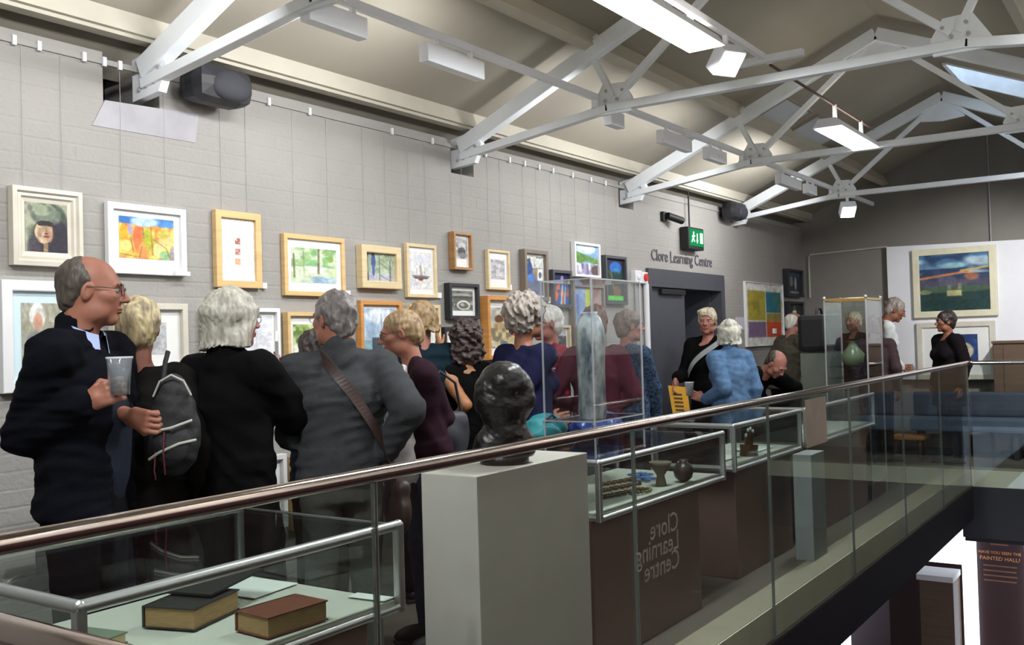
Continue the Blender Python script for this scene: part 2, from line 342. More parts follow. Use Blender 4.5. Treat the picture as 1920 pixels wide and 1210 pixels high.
# ------------------------------------------------------------------ lighting tracks and lamps
tr = thing('lighting_track', 'long pale track along the picture side carrying box wall washers', 'lighting track', (0.5, 2.95, 2.95))
MB().box((0.3, 2.935, 2.945), (11.9, 2.965, 2.985)).build('track', M_fix, tr)
for x in (2.83, 5.3, 7.75, 10.25): MB().box((x - .03, 2.93, 2.90), (x + .03, 2.97, 2.945)).build('clamp', M_truss, tr)
def washer(x0, x1, label, z0=2.82, z1=2.915, power=None, y=2.95, s=1, group='box wall washers on the picture side track'):
    t = thing('wall_washer', label, 'lamp', (x0, y, z1), group)
    MB().box((x0, y - .025 * s, z0), (x1, y + .035 * s, z1), bev=.006).build('housing', M_fix, t)
    for x in (x0 + (x1-x0)*.2, x1 - (x1-x0)*.2): MB().box((x - .012, y - .01, z1), (x + .012, y + .01, 2.946)).build('stem', M_fix, t)
    MB().box((x0 + .02, y + .036 * s, z0 + .015), (x1 - .02, y + .038 * s, z1 - .015)).build('lens', M_tube, t)
    light('wall_washer_light', 'AREA', ((x0 + x1) / 2, y + .045 * s, (z0 + z1) / 2), (0, 0.98 * s, -0.2), power or WASH_W * (x1 - x0) / .46, (0.98, 0.98, 1.0), (x1 - x0 - .04, z1 - z0 - .03), t)
for x0, x1, l, p in ((1.15, 1.6, 'white box wall washer out at the left above the portrait', 7.5), (2.02, 2.45, 'white box wall washer close to the nearest truss', 7.5), (2.85, 3.2, 'pale box wall washer, blurred, left of the long clear one', None), (3.62, 4.08, 'white box wall washer with two stems, clearest of the row', None), (5.44, 5.62, 'small box wall washer just beyond the bolted gusset', 4.5),
                  (6.2, 6.68, 'box wall washer in front of the third truss', 6.5), (7.0, 7.35, 'box wall washer above the sensor on the wall', 6), (8.62, 9.2, 'white box wall washer above the doorway sign', 12), (9.4, 9.68, 'narrow white wall washer beyond the doorway', 9)):
    washer(x0, x1, l, power=p and p * .92)
tr3 = thing('lighting_track', 'unseen track added along the void side to carry fill lamps', 'lighting track', (0.0, .75, 2.95))  # added row of unseen lamps giving fill from the void side
MB().box((-.5, .735, 2.945), (4.6, .765, 2.985)).build('track', M_fix, tr3); MB().box((7.0, .735, 2.945), (10.2, .765, 2.985)).build('track', M_fix, tr3)  # added track pieces for the unseen fill lamps
for x0, l in ((.4, 'first unseen fill lamp added on the void side, beside the camera'), (2.0, 'second unseen fill lamp added on the void side'), (3.7, 'third unseen fill lamp added on the void side'), (7.3, 'fourth unseen fill lamp added on the void side'), (9.0, 'fifth unseen fill lamp added on the void side, by the gable')):
    washer(x0, x0 + .46, l, power=WASH_W * 5.2, y=.75, s=-1, group='unseen fill lamps added on the void side')
t2 = thing('lighting_track', 'bright track below the ridge carrying the fluorescent battens', 'lighting track', (2.0, 1.95, 3.07))
MB().box((1.5, 1.935, 3.06), (5.62, 1.965, 3.095)).build('track', M_fix, t2)
MB().box((5.62, 1.943, 3.05), (7.95, 1.957, 3.062)).build('cable', mat('brown_cable', '#5a4038', 0.6), t2)
MB().box((5.5, 1.72, 3.045), (5.54, 2.12, 3.085)).build('cross_bracket', M_fix, t2)
def batten(x0, x1, label, z=2.93, power=TUBE_W, y=1.95):
    t = thing('fluorescent_batten', label, 'lamp', (x0, y, z), 'fluorescent battens under the ridge')
    MB().prism([(x0, y - .1, z), (x0, y + .1, z), (x0, y + .06, z + .06), (x0, y - .06, z + .06)], (x1 - x0, 0, 0)).build('housing', M_fix, t)
    MB().box((x0 + .02, y - .09, z - .006), (x1 - .02, y + .09, z - .001)).build('lens', M_tube, t)
    for x in (x0 + .2, x1 - .2): MB().box((x - .012, y - .012, z + .06), (x + .012, y + .012, 3.06)).build('stem', M_fix, t)
    light('batten_light', 'AREA', ((x0 + x1) / 2, y, z - .02), (0, 0, -1), power, (0.95, 0.98, 1.0), (x1 - x0 - .05, .17), t)
    light('added_ceiling_fill', 'AREA', ((x0 + x1) / 2, y, z + .07), (0, 0, 1), power * .05, (1.0, 0.94, 0.84), (x1 - x0 - .05, .1), t)  # upward light added to brighten the ceiling
batten(3.5, 4.68, 'bright fluorescent batten nearest the camera at top right')
batten(0.2, 1.38, 'unseen fluorescent batten added above the camera for fill')  # added lamp, out of view, lights the camera side of the trusses
batten(9.0, 10.0, 'unseen fluorescent batten added near the far gable to light it', 2.99, TUBE_W * .5, .75)  # added out of view to light the end wall
batten(6.72, 7.8, 'lit fluorescent batten farther along under the ridge', 2.87, TUBE_W * .7)
def spot(p, aim, label, power):
    p = Vector(p); d = Vector(aim).normalized()
    t = thing('track_spotlight', label, 'lamp', p, 'square track spotlights')
    q = d.to_track_quat('-Z', 'Y').to_matrix()
    c = p + Vector((0, 0, -.13))
    MB().obox(c, (.15, .15, .09), q, bev=.008).build('housing', M_fix, t)
    MB().obox(c + d * .047, (.13, .13, .004), q).build('lens', M_spotlens, t)
    MB().box(p - Vector((.012, .012, .1)), p + Vector((.012, .012, 0))).build('stem', M_fix, t)
    light('spotlight_beam', 'SPOT', c + d * .06, d, power, (1, 1, 1), parent=t, angle=1.5)
spot((4.93, 1.95, 3.06), (-.35, -.62, -.7), 'bright square spotlight at the end of the near track', SPOT_W)
spot((10.2, 2.78, 2.85), (-.6, -.35, -.75), 'small bright spotlight on the farthest truss gusset', SPOT_W * .6)
spot((10.2, .75, 2.94), (.75, .35, -.55), 'spotlight on the void side aimed at the white exhibition screen', SPOT_W * 3.2)
# ------------------------------------------------------------------ doorway, signs and wall fittings
M_door = mat('charcoal_door_paint', '#47484f', 0.45, var=0.04)
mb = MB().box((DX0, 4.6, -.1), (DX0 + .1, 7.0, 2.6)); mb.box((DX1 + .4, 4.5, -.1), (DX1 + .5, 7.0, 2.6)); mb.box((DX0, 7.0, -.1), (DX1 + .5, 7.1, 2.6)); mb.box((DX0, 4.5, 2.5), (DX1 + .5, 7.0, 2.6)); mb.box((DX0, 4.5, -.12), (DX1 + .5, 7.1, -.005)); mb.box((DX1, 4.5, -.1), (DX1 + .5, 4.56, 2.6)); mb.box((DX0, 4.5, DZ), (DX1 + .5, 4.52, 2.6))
struct(mb, 'wall_inner', M_shadedark)
d1 = thing('door_1', None, None, (DX0, WALL_Y, 0), kind='structure')
mb = MB().box((DX0, WALL_Y - .03, 0), (DX0 + .06, WALL_Y + .3, DZ)); mb.box((DX1 - .09, WALL_Y - .03, 0), (DX1, WALL_Y + .3, DZ)); mb.box((DX0 + .06, WALL_Y - .03, DZ - .17), (DX1 - .09, WALL_Y + .3, DZ)); mb.build('door_frame', M_door, d1)
xm = 8.98
lf = MB().box((DX0 + .06, WALL_Y + .02, 0.005), (xm, WALL_Y + .065, DZ - .17), bev=.004).build('door_leaf', M_door, d1)
MB().box((DX0 + .3, WALL_Y - .02, DZ - .235), (xm - .05, WALL_Y + .02, DZ - .185), bev=.006).build('door_closer', M_black, lf)
MB().tube([(xm - .06, WALL_Y - .03, .95), (xm - .06, WALL_Y - .03, 1.35)], .012).build('door_handle', M_steel, lf)
MB().box((DX1 - .13, WALL_Y + .1, 0.005), (DX1 - .09, WALL_Y + .9, DZ - .17)).build('door_leaf', M_door, d1)
# lettering above the door
P = frame_m((8.93, WALL_Y - .003, 2.185), (1, 0, 0), (0, 0, 1))
o = textmb('Clore Learning Centre', 0.155, P, extrude=.006).build('wall_lettering', mat('charcoal_letters', '#5d5b60', 0.5)); tag(o, 'dark cut out letters spelling the learning centre name above the doorway', 'sign lettering')
# fire exit sign
t = thing('exit_sign', 'green lit emergency exit sign in a black box above the doorway', 'exit sign', (9.04, WALL_Y - .02, 2.33))
MB().box((8.86, WALL_Y - .10, 2.325), (9.23, WALL_Y - .01, 2.545), bev=.008).build('housing', M_black, t)
MB().box((8.885, WALL_Y - .106, 2.36), (9.215, WALL_Y - .1, 2.525)).build('lit_face', emis('exit_green', '#1f9a5a', 0.9), t)
mb = MB(); yy = WALL_Y - .109
def q2(x0, z0, x1, z1): mb.box((8.885 + x0, yy, 2.36 + z0), (8.885 + x1, yy + .002, 2.36 + z1))
q2(.235, .03, .30, .135); mb.bar((9.05, yy, 2.485), (9.05, yy, 2.41), .022, .002, (0, 1, 0)); mb.prism([(9.025, yy, 2.42), (9.075, yy, 2.42), (9.05, yy, 2.385)], (0, .002, 0))
mb.ell((8.965, yy, 2.487), (.014, .003, .014)); mb.bar((8.965, yy, 2.475), (8.95, yy, 2.43), .026, .003, (0, 1, 0)); mb.bar((8.952, yy, 2.435), (8.985, yy, 2.40), .016, .003, (0, 1, 0)); mb.bar((8.948, yy, 2.435), (8.915, yy, 2.395), .016, .003, (0, 1, 0)); mb.bar((8.96, yy, 2.465), (8.995, yy, 2.455), .012, .003, (0, 1, 0)); mb.bar((8.96, yy, 2.468), (8.925, yy, 2.445), .012, .003, (0, 1, 0))
mb.build('pictogram', emis('exit_white', '#e9fff2', 1.6), t)
MB().tube([(9.02, WALL_Y - .04, 2.545), (9.02, WALL_Y - .04, 2.91)], .008, 6).build('conduit', M_black, t)
# small camera on the wall
t = thing('wall_sensor', 'small dark camera like sensor on the wall above the doorway', 'sensor', (8.56, WALL_Y - .005, 2.60))
MB().box((8.45, WALL_Y - .035, 2.57), (8.52, WALL_Y, 2.66), bev=.005).build('bracket', M_black, t)
MB().tube([(8.5, WALL_Y - .05, 2.62), (8.68, WALL_Y - .12, 2.58)], .035, 10).build('body', M_black, t)
# alarm call point
t = thing('alarm_call_point', 'white switch box with red round call point beside the door frame', 'alarm', (7.82, WALL_Y, 1.955))
MB().box((7.80, WALL_Y - .05, 1.955), (7.925, WALL_Y, 2.07), bev=.006).build('switch_box', M_white, t)
MB().box((7.935, WALL_Y - .05, 1.955), (8.05, WALL_Y, 2.06), bev=.006).build('call_box', M_white, t)
MB().tube([(7.995, WALL_Y - .05, 2.01), (7.995, WALL_Y - .065, 2.01)], .035, 16).build('red_button', mat('alarm_red', '#c8321e', 0.4), t)
MB().ell((7.86, WALL_Y - .05, 2.01), (.03, .012, .03)).build('switch_knob', M_white, t)
MB().tube([(7.86, WALL_Y - .012, 1.955), (7.86, WALL_Y - .012, .1)], .009, 6).build('conduit', M_wall, t)
MB().tube([(8.04, WALL_Y - .03, 1.955), (8.04, WALL_Y - .03, .05)], .028, 8).build('conduit', M_white, t)
t = MB().box((10.25, WALL_Y - .006, 1.52), (10.5, WALL_Y - .001, 1.66)).build('paper_notice', mat('notice_paper', '#cfc8d4', 0.7)); tag(t, 'small pale paper notice pinned right of the open doorway', 'notice')
# speakers
def speaker(x, z, label, s=1.0, y=WALL_Y):
    t = thing('wall_speaker', label, 'speaker', (x, y, z), 'black wall speakers')
    MB().box((x - .05 * s, y - .06 * s, z - .05 * s), (x + .05 * s, y, z + .05 * s), bev=.006).build('bracket', M_black, t)
    MB().obox((x, y - .14 * s, z), (.34 * s, .2 * s, .19 * s), None, 0, .075 * s).build('body', mat('speaker_black', '#24242a', 0.5), t)
    MB().ell((x + .02, y - .225 * s, z - .01), (.13 * s, .035 * s, .075 * s), n=18).build('grille', mat('speaker_grille', '#33343a', 0.7), t)
speaker(3.16, 2.77, 'rounded black wall speaker beside the first truss foot'); speaker(9.98, 2.79, 'small round black speaker high on the wall near the far corner', 1.0)
# ------------------------------------------------------------------ pictures
def hx(h): h = h.lstrip('#'); return np.array([int(h[i:i+2], 16) / 255 for i in (0, 2, 4)])
class Art:
    def __init__(s, base, n=44, m=44, seed=1):
        s.n = n; s.m = m; s.c = np.tile(hx(base), (m, n, 1)); s.x, s.y = np.meshgrid((np.arange(n) + .5) / n, (np.arange(m) + .5) / m); s.rs = np.random.RandomState(seed)
    def mix(s, a, h): a = np.clip(a, 0, 1)[..., None]; s.c = s.c * (1 - a) + hx(h) * a; return s
    def grad(s, h0, h1, y0=0, y1=1): t = np.clip((s.y - y0) / (y1 - y0), 0, 1)[..., None]; w = ((s.y >= y0) & (s.y <= y1))[..., None]; s.c = np.where(w, hx(h0) * (1 - t) + hx(h1) * t, s.c); return s
    def e(s, cx, cy, rx, ry, h, k=6., a=1.): d = np.sqrt(((s.x - cx) / rx) ** 2 + ((s.y - cy) / ry) ** 2); return s.mix(a * np.clip((1 - d) * k + .5, 0, 1), h)
    def r(s, x0, y0, x1, y1, h, a=1., k=40.): return s.mix(a * np.clip(np.minimum(np.minimum(s.x - x0, x1 - s.x), np.minimum(s.y - y0, y1 - s.y)) * k + .5, 0, 1), h)
    def l(s, x0, y0, x1, y1, w, h, a=1.):
        dx, dy = x1 - x0, y1 - y0; t = np.clip(((s.x - x0) * dx + (s.y - y0) * dy) / (dx * dx + dy * dy), 0, 1); d = np.hypot(s.x - x0 - t * dx, s.y - y0 - t * dy); return s.mix(a * np.clip((w - d) * s.n * .7 + .5, 0, 1), h)
    def z(s, fx, fy, h, th=.55, a=1., k=5., y0=0., y1=1.):
        g = s.rs.rand(int(fy) + 3, int(fx) + 3); X = s.x * fx; Y = s.y * fy; i = X.astype(int); j = Y.astype(int); u = X - i; v = Y - j; u = u*u*(3-2*u); v = v*v*(3-2*v)
        f = (g[j, i]*(1-u)+g[j, i+1]*u)*(1-v) + (g[j+1, i]*(1-u)+g[j+1, i+1]*u)*v
        return s.mix(a * np.clip((f - th) * k + .5, 0, 1) * ((s.y >= y0) & (s.y <= y1)), h)
    def brush(s):
        for f, a_ in ((9, .06), (18, .07), (26, .05)):
            g = s.rs.rand(f + 3, f + 3); X = s.x * f; Y = s.y * f; i = X.astype(int); j = Y.astype(int); u = X - i; v = Y - j
            n_ = (g[j, i]*(1-u)+g[j, i+1]*u)*(1-v) + (g[j+1, i]*(1-u)+g[j+1, i+1]*u)*v; s.c = np.clip(s.c * (1 + a_ * 2 * (n_ - .5))[..., None] + s.rs.normal(0, .012, s.c.shape), 0, 1)
        return s
    def mesh(s, mb_unused, origin, xa, za, w, h, name, parent):
        s.brush(); s.c = s.c ** 1.1; m, n = s.m, s.n; O = Vector(origin); xa = Vector(xa); za = Vector(za); vs = []
        for j in range(m + 1):
            for i in range(n + 1): vs.append(O + xa * (w * i / n) + za * (h * (1 - j / m)))
        fs = [(j*(n+1)+i, (j+1)*(n+1)+i, (j+1)*(n+1)+i+1, j*(n+1)+i+1) for j in range(m) for i in range(n)]
        b = MB(); b.add(vs, fs); o = b.build(name, vcol(), parent, fixn=False)
        at = o.data.color_attributes.new('paint', 'FLOAT_COLOR', 'CORNER')
        lin = np.where(s.c <= .04045, s.c / 12.92, ((s.c + .055) / 1.055) ** 2.4)
        col = np.ones((m * n, 4, 4), dtype=np.float32); col[:, :, :3] = lin.reshape(-1, 1, 3); at.data.foreach_set('color', col.ravel()); return o
FR = {'cream': mat('cream_frame', '#d2ccbd', 0.5), 'white': mat('white_frame', '#e8e8e8', 0.45, var=.02), 'oak': mat('oak_frame', '#d9b77e', 0.45, scale=3, stretch=(1, 1, 14), var=.12), 'pale': mat('pale_wood_frame', '#d8c398', 0.5, scale=3, stretch=(1, 1, 14), var=.1),
      'honey': mat('honey_wood_frame', '#c98d4a', 0.4, scale=3, stretch=(1, 1, 14), var=.15), 'brown': mat('brown_wood_frame', '#a3794b', 0.45, scale=3, stretch=(14, 1, 14), var=.12), 'black': mat('black_frame', '#26282c', 0.4), 'taupe': mat('taupe_frame', '#7d7166', 0.55), 'charcoal': mat('charcoal_frame', '#45464a', 0.5), 'ivory': mat('ivory_frame', '#dfd9bd', .5)}
M_mat = mat('white_mount', '#e9e9e6', 0.7, var=.02)
def picture(label, x0, x1, z0, z1, fr, fw, depth, mount, art, group='framed pictures on the brick wall', matcol=None, wires=True, stepf=False, mb_bottom=0.0, plane='Y', pos=WALL_Y, ztop=2.795):
    """hung picture; plane 'Y' on the brick wall (x0..x1), plane 'X' on the far panel (x0..x1 are Y values, x0 the left one)"""
    if plane == 'Y': xa = Vector((1, 0, 0)); nrm = Vector((0, -1, 0)); O = Vector((x0, pos - .004, z0)); w = x1 - x0
    else: xa = Vector((0, -1, 0)); nrm = Vector((-1, 0, 0)); O = Vector((pos - .004, x0, z0)); w = x0 - x1
    za = Vector((0, 0, 1)); h = z1 - z0
    def pt(a, b, c): return O + xa * a + za * b + nrm * c
    t = thing('framed_picture', label, 'picture', pt(w / 2, 0, 0), group)
    b = MB()
    def sweep(prof):
        n = len(prof); vs = []
        for (sa, sb) in ((0, 0), (1, 0), (1, 1), (0, 1)):
            for (ins, d) in prof: vs.append(pt(w * sa + (ins if sa == 0 else -ins), h * sb + (ins if sb == 0 else -ins), d))
        fs = [(i*n+k, ((i+1) % 4)*n+k, ((i+1) % 4)*n+k+1, i*n+k+1) for i in range(4) for k in range(n - 1)]
        b.add(vs, fs)
    if stepf: sweep([(0, 0), (0, depth), (fw * .3, depth * 1.05), (fw * .42, depth * .75), (fw * .62, depth * .8), (fw * .75, depth * .55), (fw, depth * .45), (fw, depth * .2)])
    else: sweep([(0, 0), (0, depth * .96), (fw * .08, depth), (fw * .9, depth), (fw, depth * .95), (fw, depth * .3)])
    b.build('frame', FR[fr], t)
    mtop, mside, mbot = mount
    if mside > 0:
        bm_ = MB(); d = depth * .45
        bm_.add([pt(fw, fw, d), pt(w - fw, fw, d), pt(w - fw, h - fw, d), pt(fw, h - fw, d)], [(0, 1, 2, 3)]); bm_.build('mount', matcol or M_mat, t)
    aw = w - 2 * fw - 2 * mside; ah = h - 2 * fw - mtop - mbot
    art.mesh(None, pt(fw + mside, fw + mbot, depth * .45 + .0015), xa, za, aw, ah, 'painting', t)
    if wires and plane == 'Y':
        for a in (.22, .78):
            p = pt(w * a, h, .004); MB().tube([p, (p.x, WALL_Y - .004, ztop)], .0012, 4, cap=False).build('hanging_wire', M_wire, t)
    return t
M_wire = mat('hanging_wire_grey', '#b6b5ba', 0.6)
def quad(uL, uR, vTL, vTR, vBL, vBR, Y=WALL_Y - .03):
    a, b, c, d = onY(uL, vTL, Y), onY(uR, vTR, Y), onY(uL, vBL, Y), onY(uR, vBR, Y)
    return a.x, b.x, (c.z + d.z) / 2, (a.z + b.z) / 2
def R(x): return random.Random(x)
# 1 portrait of a girl in a knitted hat
a = Art('#a9aa97', 60, 64, 2).z(3, 3, '#8f9a83', .5, .5).e(.66, .42, .36, .42, '#565f55').e(.62, .8, .52, .5, '#3c3540').e(.72, .72, .28, .42, '#393340').e(.16, .66, .12, .2, '#6c7a66', 3, .6).e(.45, .62, .25, .27, '#3a3a38').e(.43, .6, .215, .23, '#cbb190', 12).e(.56, .6, .1, .2, '#b08a76', 5, .7).e(.38, .53, .1, .1, '#dcc59a', 4, .6)
a.e(.42, .18, .32, .2, '#8c977f', 6).e(.5, .26, .36, .2, '#6f7a6c', 6, .8).e(.38, .15, .2, .12, '#a4ad91', 3, .7).r(.22, .29, .8, .36, '#7d8678', .9, 20).e(.47, .41, .2, .05, '#37332f', 4).e(.36, .445, .07, .022, '#3a3030').e(.58, .45, .065, .02, '#3a3030').l(.5, .46, .49, .6, .015, '#8f7058', .7).e(.49, .625, .05, .02, '#7a5040').e(.49, .685, .075, .026, '#8e4f52').r(.42, .83, .53, 1, '#b3936f').e(.2, .9, .16, .2, '#4d4650', 3, .8).z(9, 9, '#26242a', .7, .25)
picture('cream moulded frame with painted portrait of a girl in a knitted hat', *quad(20, 151, 348, 361, 498, 501), 'cream', .062, .04, (0, 0, 0), a, stepf=True)
# 2 bright abstract
a = Art('#e0c070', 64, 54, 3).z(7, 3, '#e6a04c', .5, .9).z(9, 5, '#e8d668', .55, .9).z(8, 4, '#c9c25a', .62, .9).z(12, 6, '#d8804c', .7, .7).e(.33, .5, .08, .34, '#dd7a48', 3).e(.5, .55, .08, .3, '#b5b53e', 3).e(.08, .4, .07, .2, '#eeb02c', 3).e(.2, .3, .05, .14, '#b9a2b8', 3).e(.12, .7, .1, .14, '#e0dc86', 3).e(.42, .8, .08, .2, '#e09a58', 3).e(.7, .78, .1, .18, '#dfe09a', 3).e(.85, .9, .12, .12, '#9cc492', 3).e(.85, .55, .14, .2, '#e4cf94', 3, .8).e(.78, .38, .1, .1, '#d6c25a', 3)
for q in ((.57, .2, .6, .9), (.6, .5, .85, .72), (.35, .98, .4, .7), (.2, .5, .25, .85), (.42, .25, .44, .5), (.85, .72, .92, .95), (.02, .9, .3, .96)): a.l(*q, .008, '#8a6238', .8)
a.e(.97, .9, .05, .25, '#a49c9c', 3)
a.r(0, 0, 1, .17, '#4d86c4').e(.45, .1, .25, .12, '#b9d2e8', 3).r(.72, .05, 1, .2, '#5a93cf').e(.1, .08, .1, .08, '#3f78bd', 3)
picture('wide white frame with a bright orange and yellow abstract under blue sky', *quad(201, 348, 377, 394, 513, 517), 'white', .03, .03, (.028, .034, .045), a)
# 3 three small red prints
a = Art('#e9e8e4', 40, 64, 4)
for i, (y, h) in enumerate(((.36, '#a66e5e'), (.53, '#bf7f78'), (.69, '#d9a883'))):
    a.r(.42, y - .05, .58, y + .05, h, 1, 60); a.r(.45, y - .03, .5, y, '#e0c4ba', .8, 60); a.r(.52, y + .01, .56, y + .03, '#e6d0c4', .8, 60)
a.r(.40, .29, .47, .345, '#e9e8e4', 1, 60)
picture('broad oak frame with three tiny red prints in a column', *quad(403, 488, 392, 403, 538, 541), 'oak', .036, .032, (.0, .0, .0), a)
# 4 woodland watercolour
a = Art('#cfdcc0', 56, 48, 5).z(6, 5, '#a9c78e', .5, .9, y1=.6).z(8, 7, '#7fae74', .65, .8, y1=.55).e(.42, .42, .2, .1, '#8ebd84', 3, .8).e(.5, .62, .5, .1, '#e6ebe0', 2, .8).z(8, 5, '#c4d5a4', .55, .7, y0=.6).e(.62, .92, .2, .12, '#93aec8', 3, .9).e(.85, .92, .16, .1, '#a6bccb', 3, .8).l(.6, .0, .585, .72, .022, '#7d7a5c').l(.05, .2, .06, .85, .018, '#72785a').l(.26, .1, .27, .75, .008, '#8f9a70').e(.86, .3, .07, .09, '#8fae5a', 3).e(.78, .1, .1, .1, '#9dbb80', 3)
picture('square oak frame holding a pale green woodland watercolour with bluebells', *quad(532, 646, 438, 447, 555, 556), 'oak', .026, .028, (.045, .035, .05), a)
# 5 figure by a railing
a = Art('#b9c0b4', 44, 44, 6).r(0, 0, .14, 1, '#525a68').r(.14, 0, .4, 1, '#b4bcc8').r(.14, .75, 1, 1, '#b9b7c0').e(.6, .3, .3, .3, '#c3cbb4', 3).z(7, 6, '#93a884', .6, .7, y1=.7).e(.3, .3, .075, .26, '#4f5f94', 6).e(.3, .62, .05, .2, '#5d6fa0', 5).e(.3, .07, .05, .06, '#4a4a55', 6).l(.5, .1, .5, .95, .012, '#5f6b66').l(.86, .25, .86, .98, .016, '#4f5a5c').l(.5, .15, .86, .45, .008, '#6f7c70').l(.5, .32, .86, .6, .008, '#6f7c70').l(.5, .75, .86, .98, .01, '#77807c')
picture('deep pale wood box frame with a figure in blue beside railings', *quad(673, 747, 459, 465, 540, 543), 'pale', .044, .05, (0, 0, 0), a)
# 6 harbour ship
a = Art('#e6e4de', 40, 60, 7).z(4, 5, '#dadbe0', .5, .8).e(.5, .2, .5, .1, '#cfd6e4', 2, .6).l(.5, .3, .5, .66, .012, '#77706a').l(.45, .38, .56, .64, .03, '#9a948c', .6).e(.5, .66, .44, .035, '#8f8a86', 4).e(.5, .7, .36, .04, '#6f6266', 4).e(.48, .74, .12, .04, '#8a4a44', 4).l(.3, .45, .3, .66, .008, '#a09a95').l(.68, .42, .68, .66, .008, '#a09a95').e(.5, .85, .3, .06, '#d2cfd0', 3, .8)
picture('slim pale wood frame with a watercolour of a masted boat', *quad(762, 818, 455, 461, 557, 559), 'pale', .022, .028, (.03, .022, .035), a)
# 7 small monochrome print, brown box frame
a = Art('#c9c9c6', 32, 48, 8).z(5, 6, '#9a9a9a', .5, .8).e(.55, .65, .3, .2, '#5e5e60', 4).l(.15, .35, .5, .7, .02, '#505054').e(.6, .85, .3, .15, '#86868a', 3)
picture('small narrow brown box frame with a monochrome print, highest of its row', *quad(846, 881, 434, 439, 506, 507), 'brown', .018, .05, (.02, .013, .06), a)
# 8 black frame monochrome
a = Art('#84847c', 44, 48, 9).z(6, 6, '#5f5f5a', .5, .8).e(.5, .22, .5, .09, '#a8a89e', 3).e(.5, .33, .5, .07, '#56564f', 3).e(.55, .72, .32, .24, '#d6d6cc', 8).e(.55, .74, .24, .17, '#6d6d66', 6).e(.5, .7, .1, .08, '#b5b5ac', 3).z(9, 9, '#e0e0d8', .75, .5, y0=.5)
picture('black framed monochrome photograph of a round pale form, white mount', *quad(838, 894, 530, 534, 598, 600), 'black', .024, .05, (.025, .026, .035), a, wires=False)
# 9 thin pale
a = Art('#c2c1c4', 32, 48, 10).z(7, 9, '#a2a2aa', .5, .8).z(4, 9, '#d6d4d0', .6, .8).l(.3, 0, .3, 1, .02, '#8f8f98', .6)
picture('slim pale wood frame with a faint grey print in a wide white mount', *quad(914, 955, 467, 472, 543, 544), 'pale', .017, .03, (.05, .033, .06), a)
# 10 taupe frame
a = Art('#8b8f9a', 40, 60, 11).r(0, 0, 1, .3, '#d3d6cf').z(8, 8, '#4c4f55', .68, .9, y1=.35).r(0, .62, 1, 1, '#74788a').e(.22, .35, .16, .22, '#3f5b94', 6).e(.33, .56, .26, .1, '#5b86c6', 6).e(.55, .45, .06, .14, '#b08a3a', 5).r(.68, .32, .98, .62, '#e9e9e6').e(.82, .48, .09, .08, '#6d7078', 5).e(.4, .98, .14, .08, '#e6e6e6', 6).e(.4, .99, .08, .05, '#74788a', 6).r(.6, .03, .95, .05, '#4c4f55')
picture('tall taupe frame with a blue and yellow street scene, white inner edge', *quad(979, 1023, 468, 471, 563, 566), 'taupe', .03, .05, (.012, .012, .012), a)
# 11 black frame blue and orange
a = Art('#3a5f9e', 40, 60, 12).r(0, 0, 1, .3, '#24255a').e(.6, .2, .1, .14, '#8f8aa8', 4).z(5, 6, '#d86e3c', .66, 1, y0=.35).l(.62, .4, .5, 1, .04, '#a9d4e8').l(.8, .45, .72, 1, .035, '#8fc4e4').e(.2, .7, .14, .08, '#df7448', 5).e(.35, .45, .12, .08, '#e0703e', 5)
picture('dark charcoal frame with a blue painting of orange fish shapes', *quad(1033, 1069, 505, 509, 576, 578), 'charcoal', .026, .045, (0, 0, 0), a)
# 12 white frame hillside
a = Art('#8fb4dc', 44, 50, 13).e(.5, .1, .4, .18, '#e6eef6', 3).e(.25, .22, .2, .1, '#c6daf0', 3).l(0, .3, 1, .55, .1, '#6f9a52').e(.1, .45, .4, .18, '#66904a', 5).r(0, .62, 1, 1, '#a9a3bd').z(8, 4, '#dfe0ea', .55, 1, y0=.6).z(9, 3, '#7d6f9a', .6, .9, y0=.62).e(.9, .85, .2, .2, '#6a5a5a', 3)
picture('white frame with a green hillside and washing under a blue sky', *quad(1075, 1123, 453, 459, 519, 521), 'white', .02, .04, (0, 0, 0), a)
# 13 black frame flower
a = Art('#243a3a', 40, 64, 14).r(0, 0, 1, .25, '#2b2946').e(.55, .2, .32, .14, '#2f6fc0', 6).e(.6, .3, .2, .1, '#3d8ac4', 4).e(.55, .5, .45, .2, '#25483f', 3).l(.3, .3, .45, .75, .025, '#8f7a52').l(.1, .25, .35, .4, .015, '#7a6a4a').e(.6, .78, .2, .16, '#7a5a36', 5).r(.08, .86, .95, .97, '#5cd04e')
picture('charcoal frame with a blue fan shaped flower over a bright green strip', *quad(1132, 1172, 478, 483, 571, 572), 'charcoal', .026, .045, (0, 0, 0), a)
# 14 big white frame with white haired sitter
a = Art('#a8a593', 56, 60, 15).e(.4, .2, .2, .2, '#eeeeee', 4).z(7, 7, '#b2af9e', .6, .4).e(.42, .3, .12, .14, '#c9a08a', 5).e(.4, .78, .34, .34, '#8a8d93', 4).z(11, 11, '#f4f4f2', .75, .3, y1=.3)
picture('large white frame, pale blue mount and white haired sitter, behind the man in navy', *quad(0, 150, 525, 529, 733, 735), 'white', .045, .04, (.05, .045, .06), a, matcol=mat('pale_blue_mount', '#cfe3ea', .7, var=.02), wires=False)
# 15 cream frame behind the blonde head
a = Art('#c6c7c7', 40, 48, 16).z(7, 7, '#b4b5b8', .5, .7).e(.6, .6, .25, .2, '#a3a4a8', 3, .7)
picture('cream frame with a small grey print behind the short blonde hair', *quad(208, 348, 566, 572, 705, 712), 'cream', .03, .045, (.06, .08, .08), a, wires=False)
# 16 white frame behind grey haired person
a = Art('#e3e3e8', 40, 48, 17).z(4, 5, '#d8d9e0', .5, .8).l(.75, .1, .72, .9, .01, '#c6c7cf')
picture('white frame with an almost blank pale print behind the long grey hair', *quad(380, 521, 574, 581, 700, 697), 'white', .022, .045, (.02, .02, .02), a, wires=False)
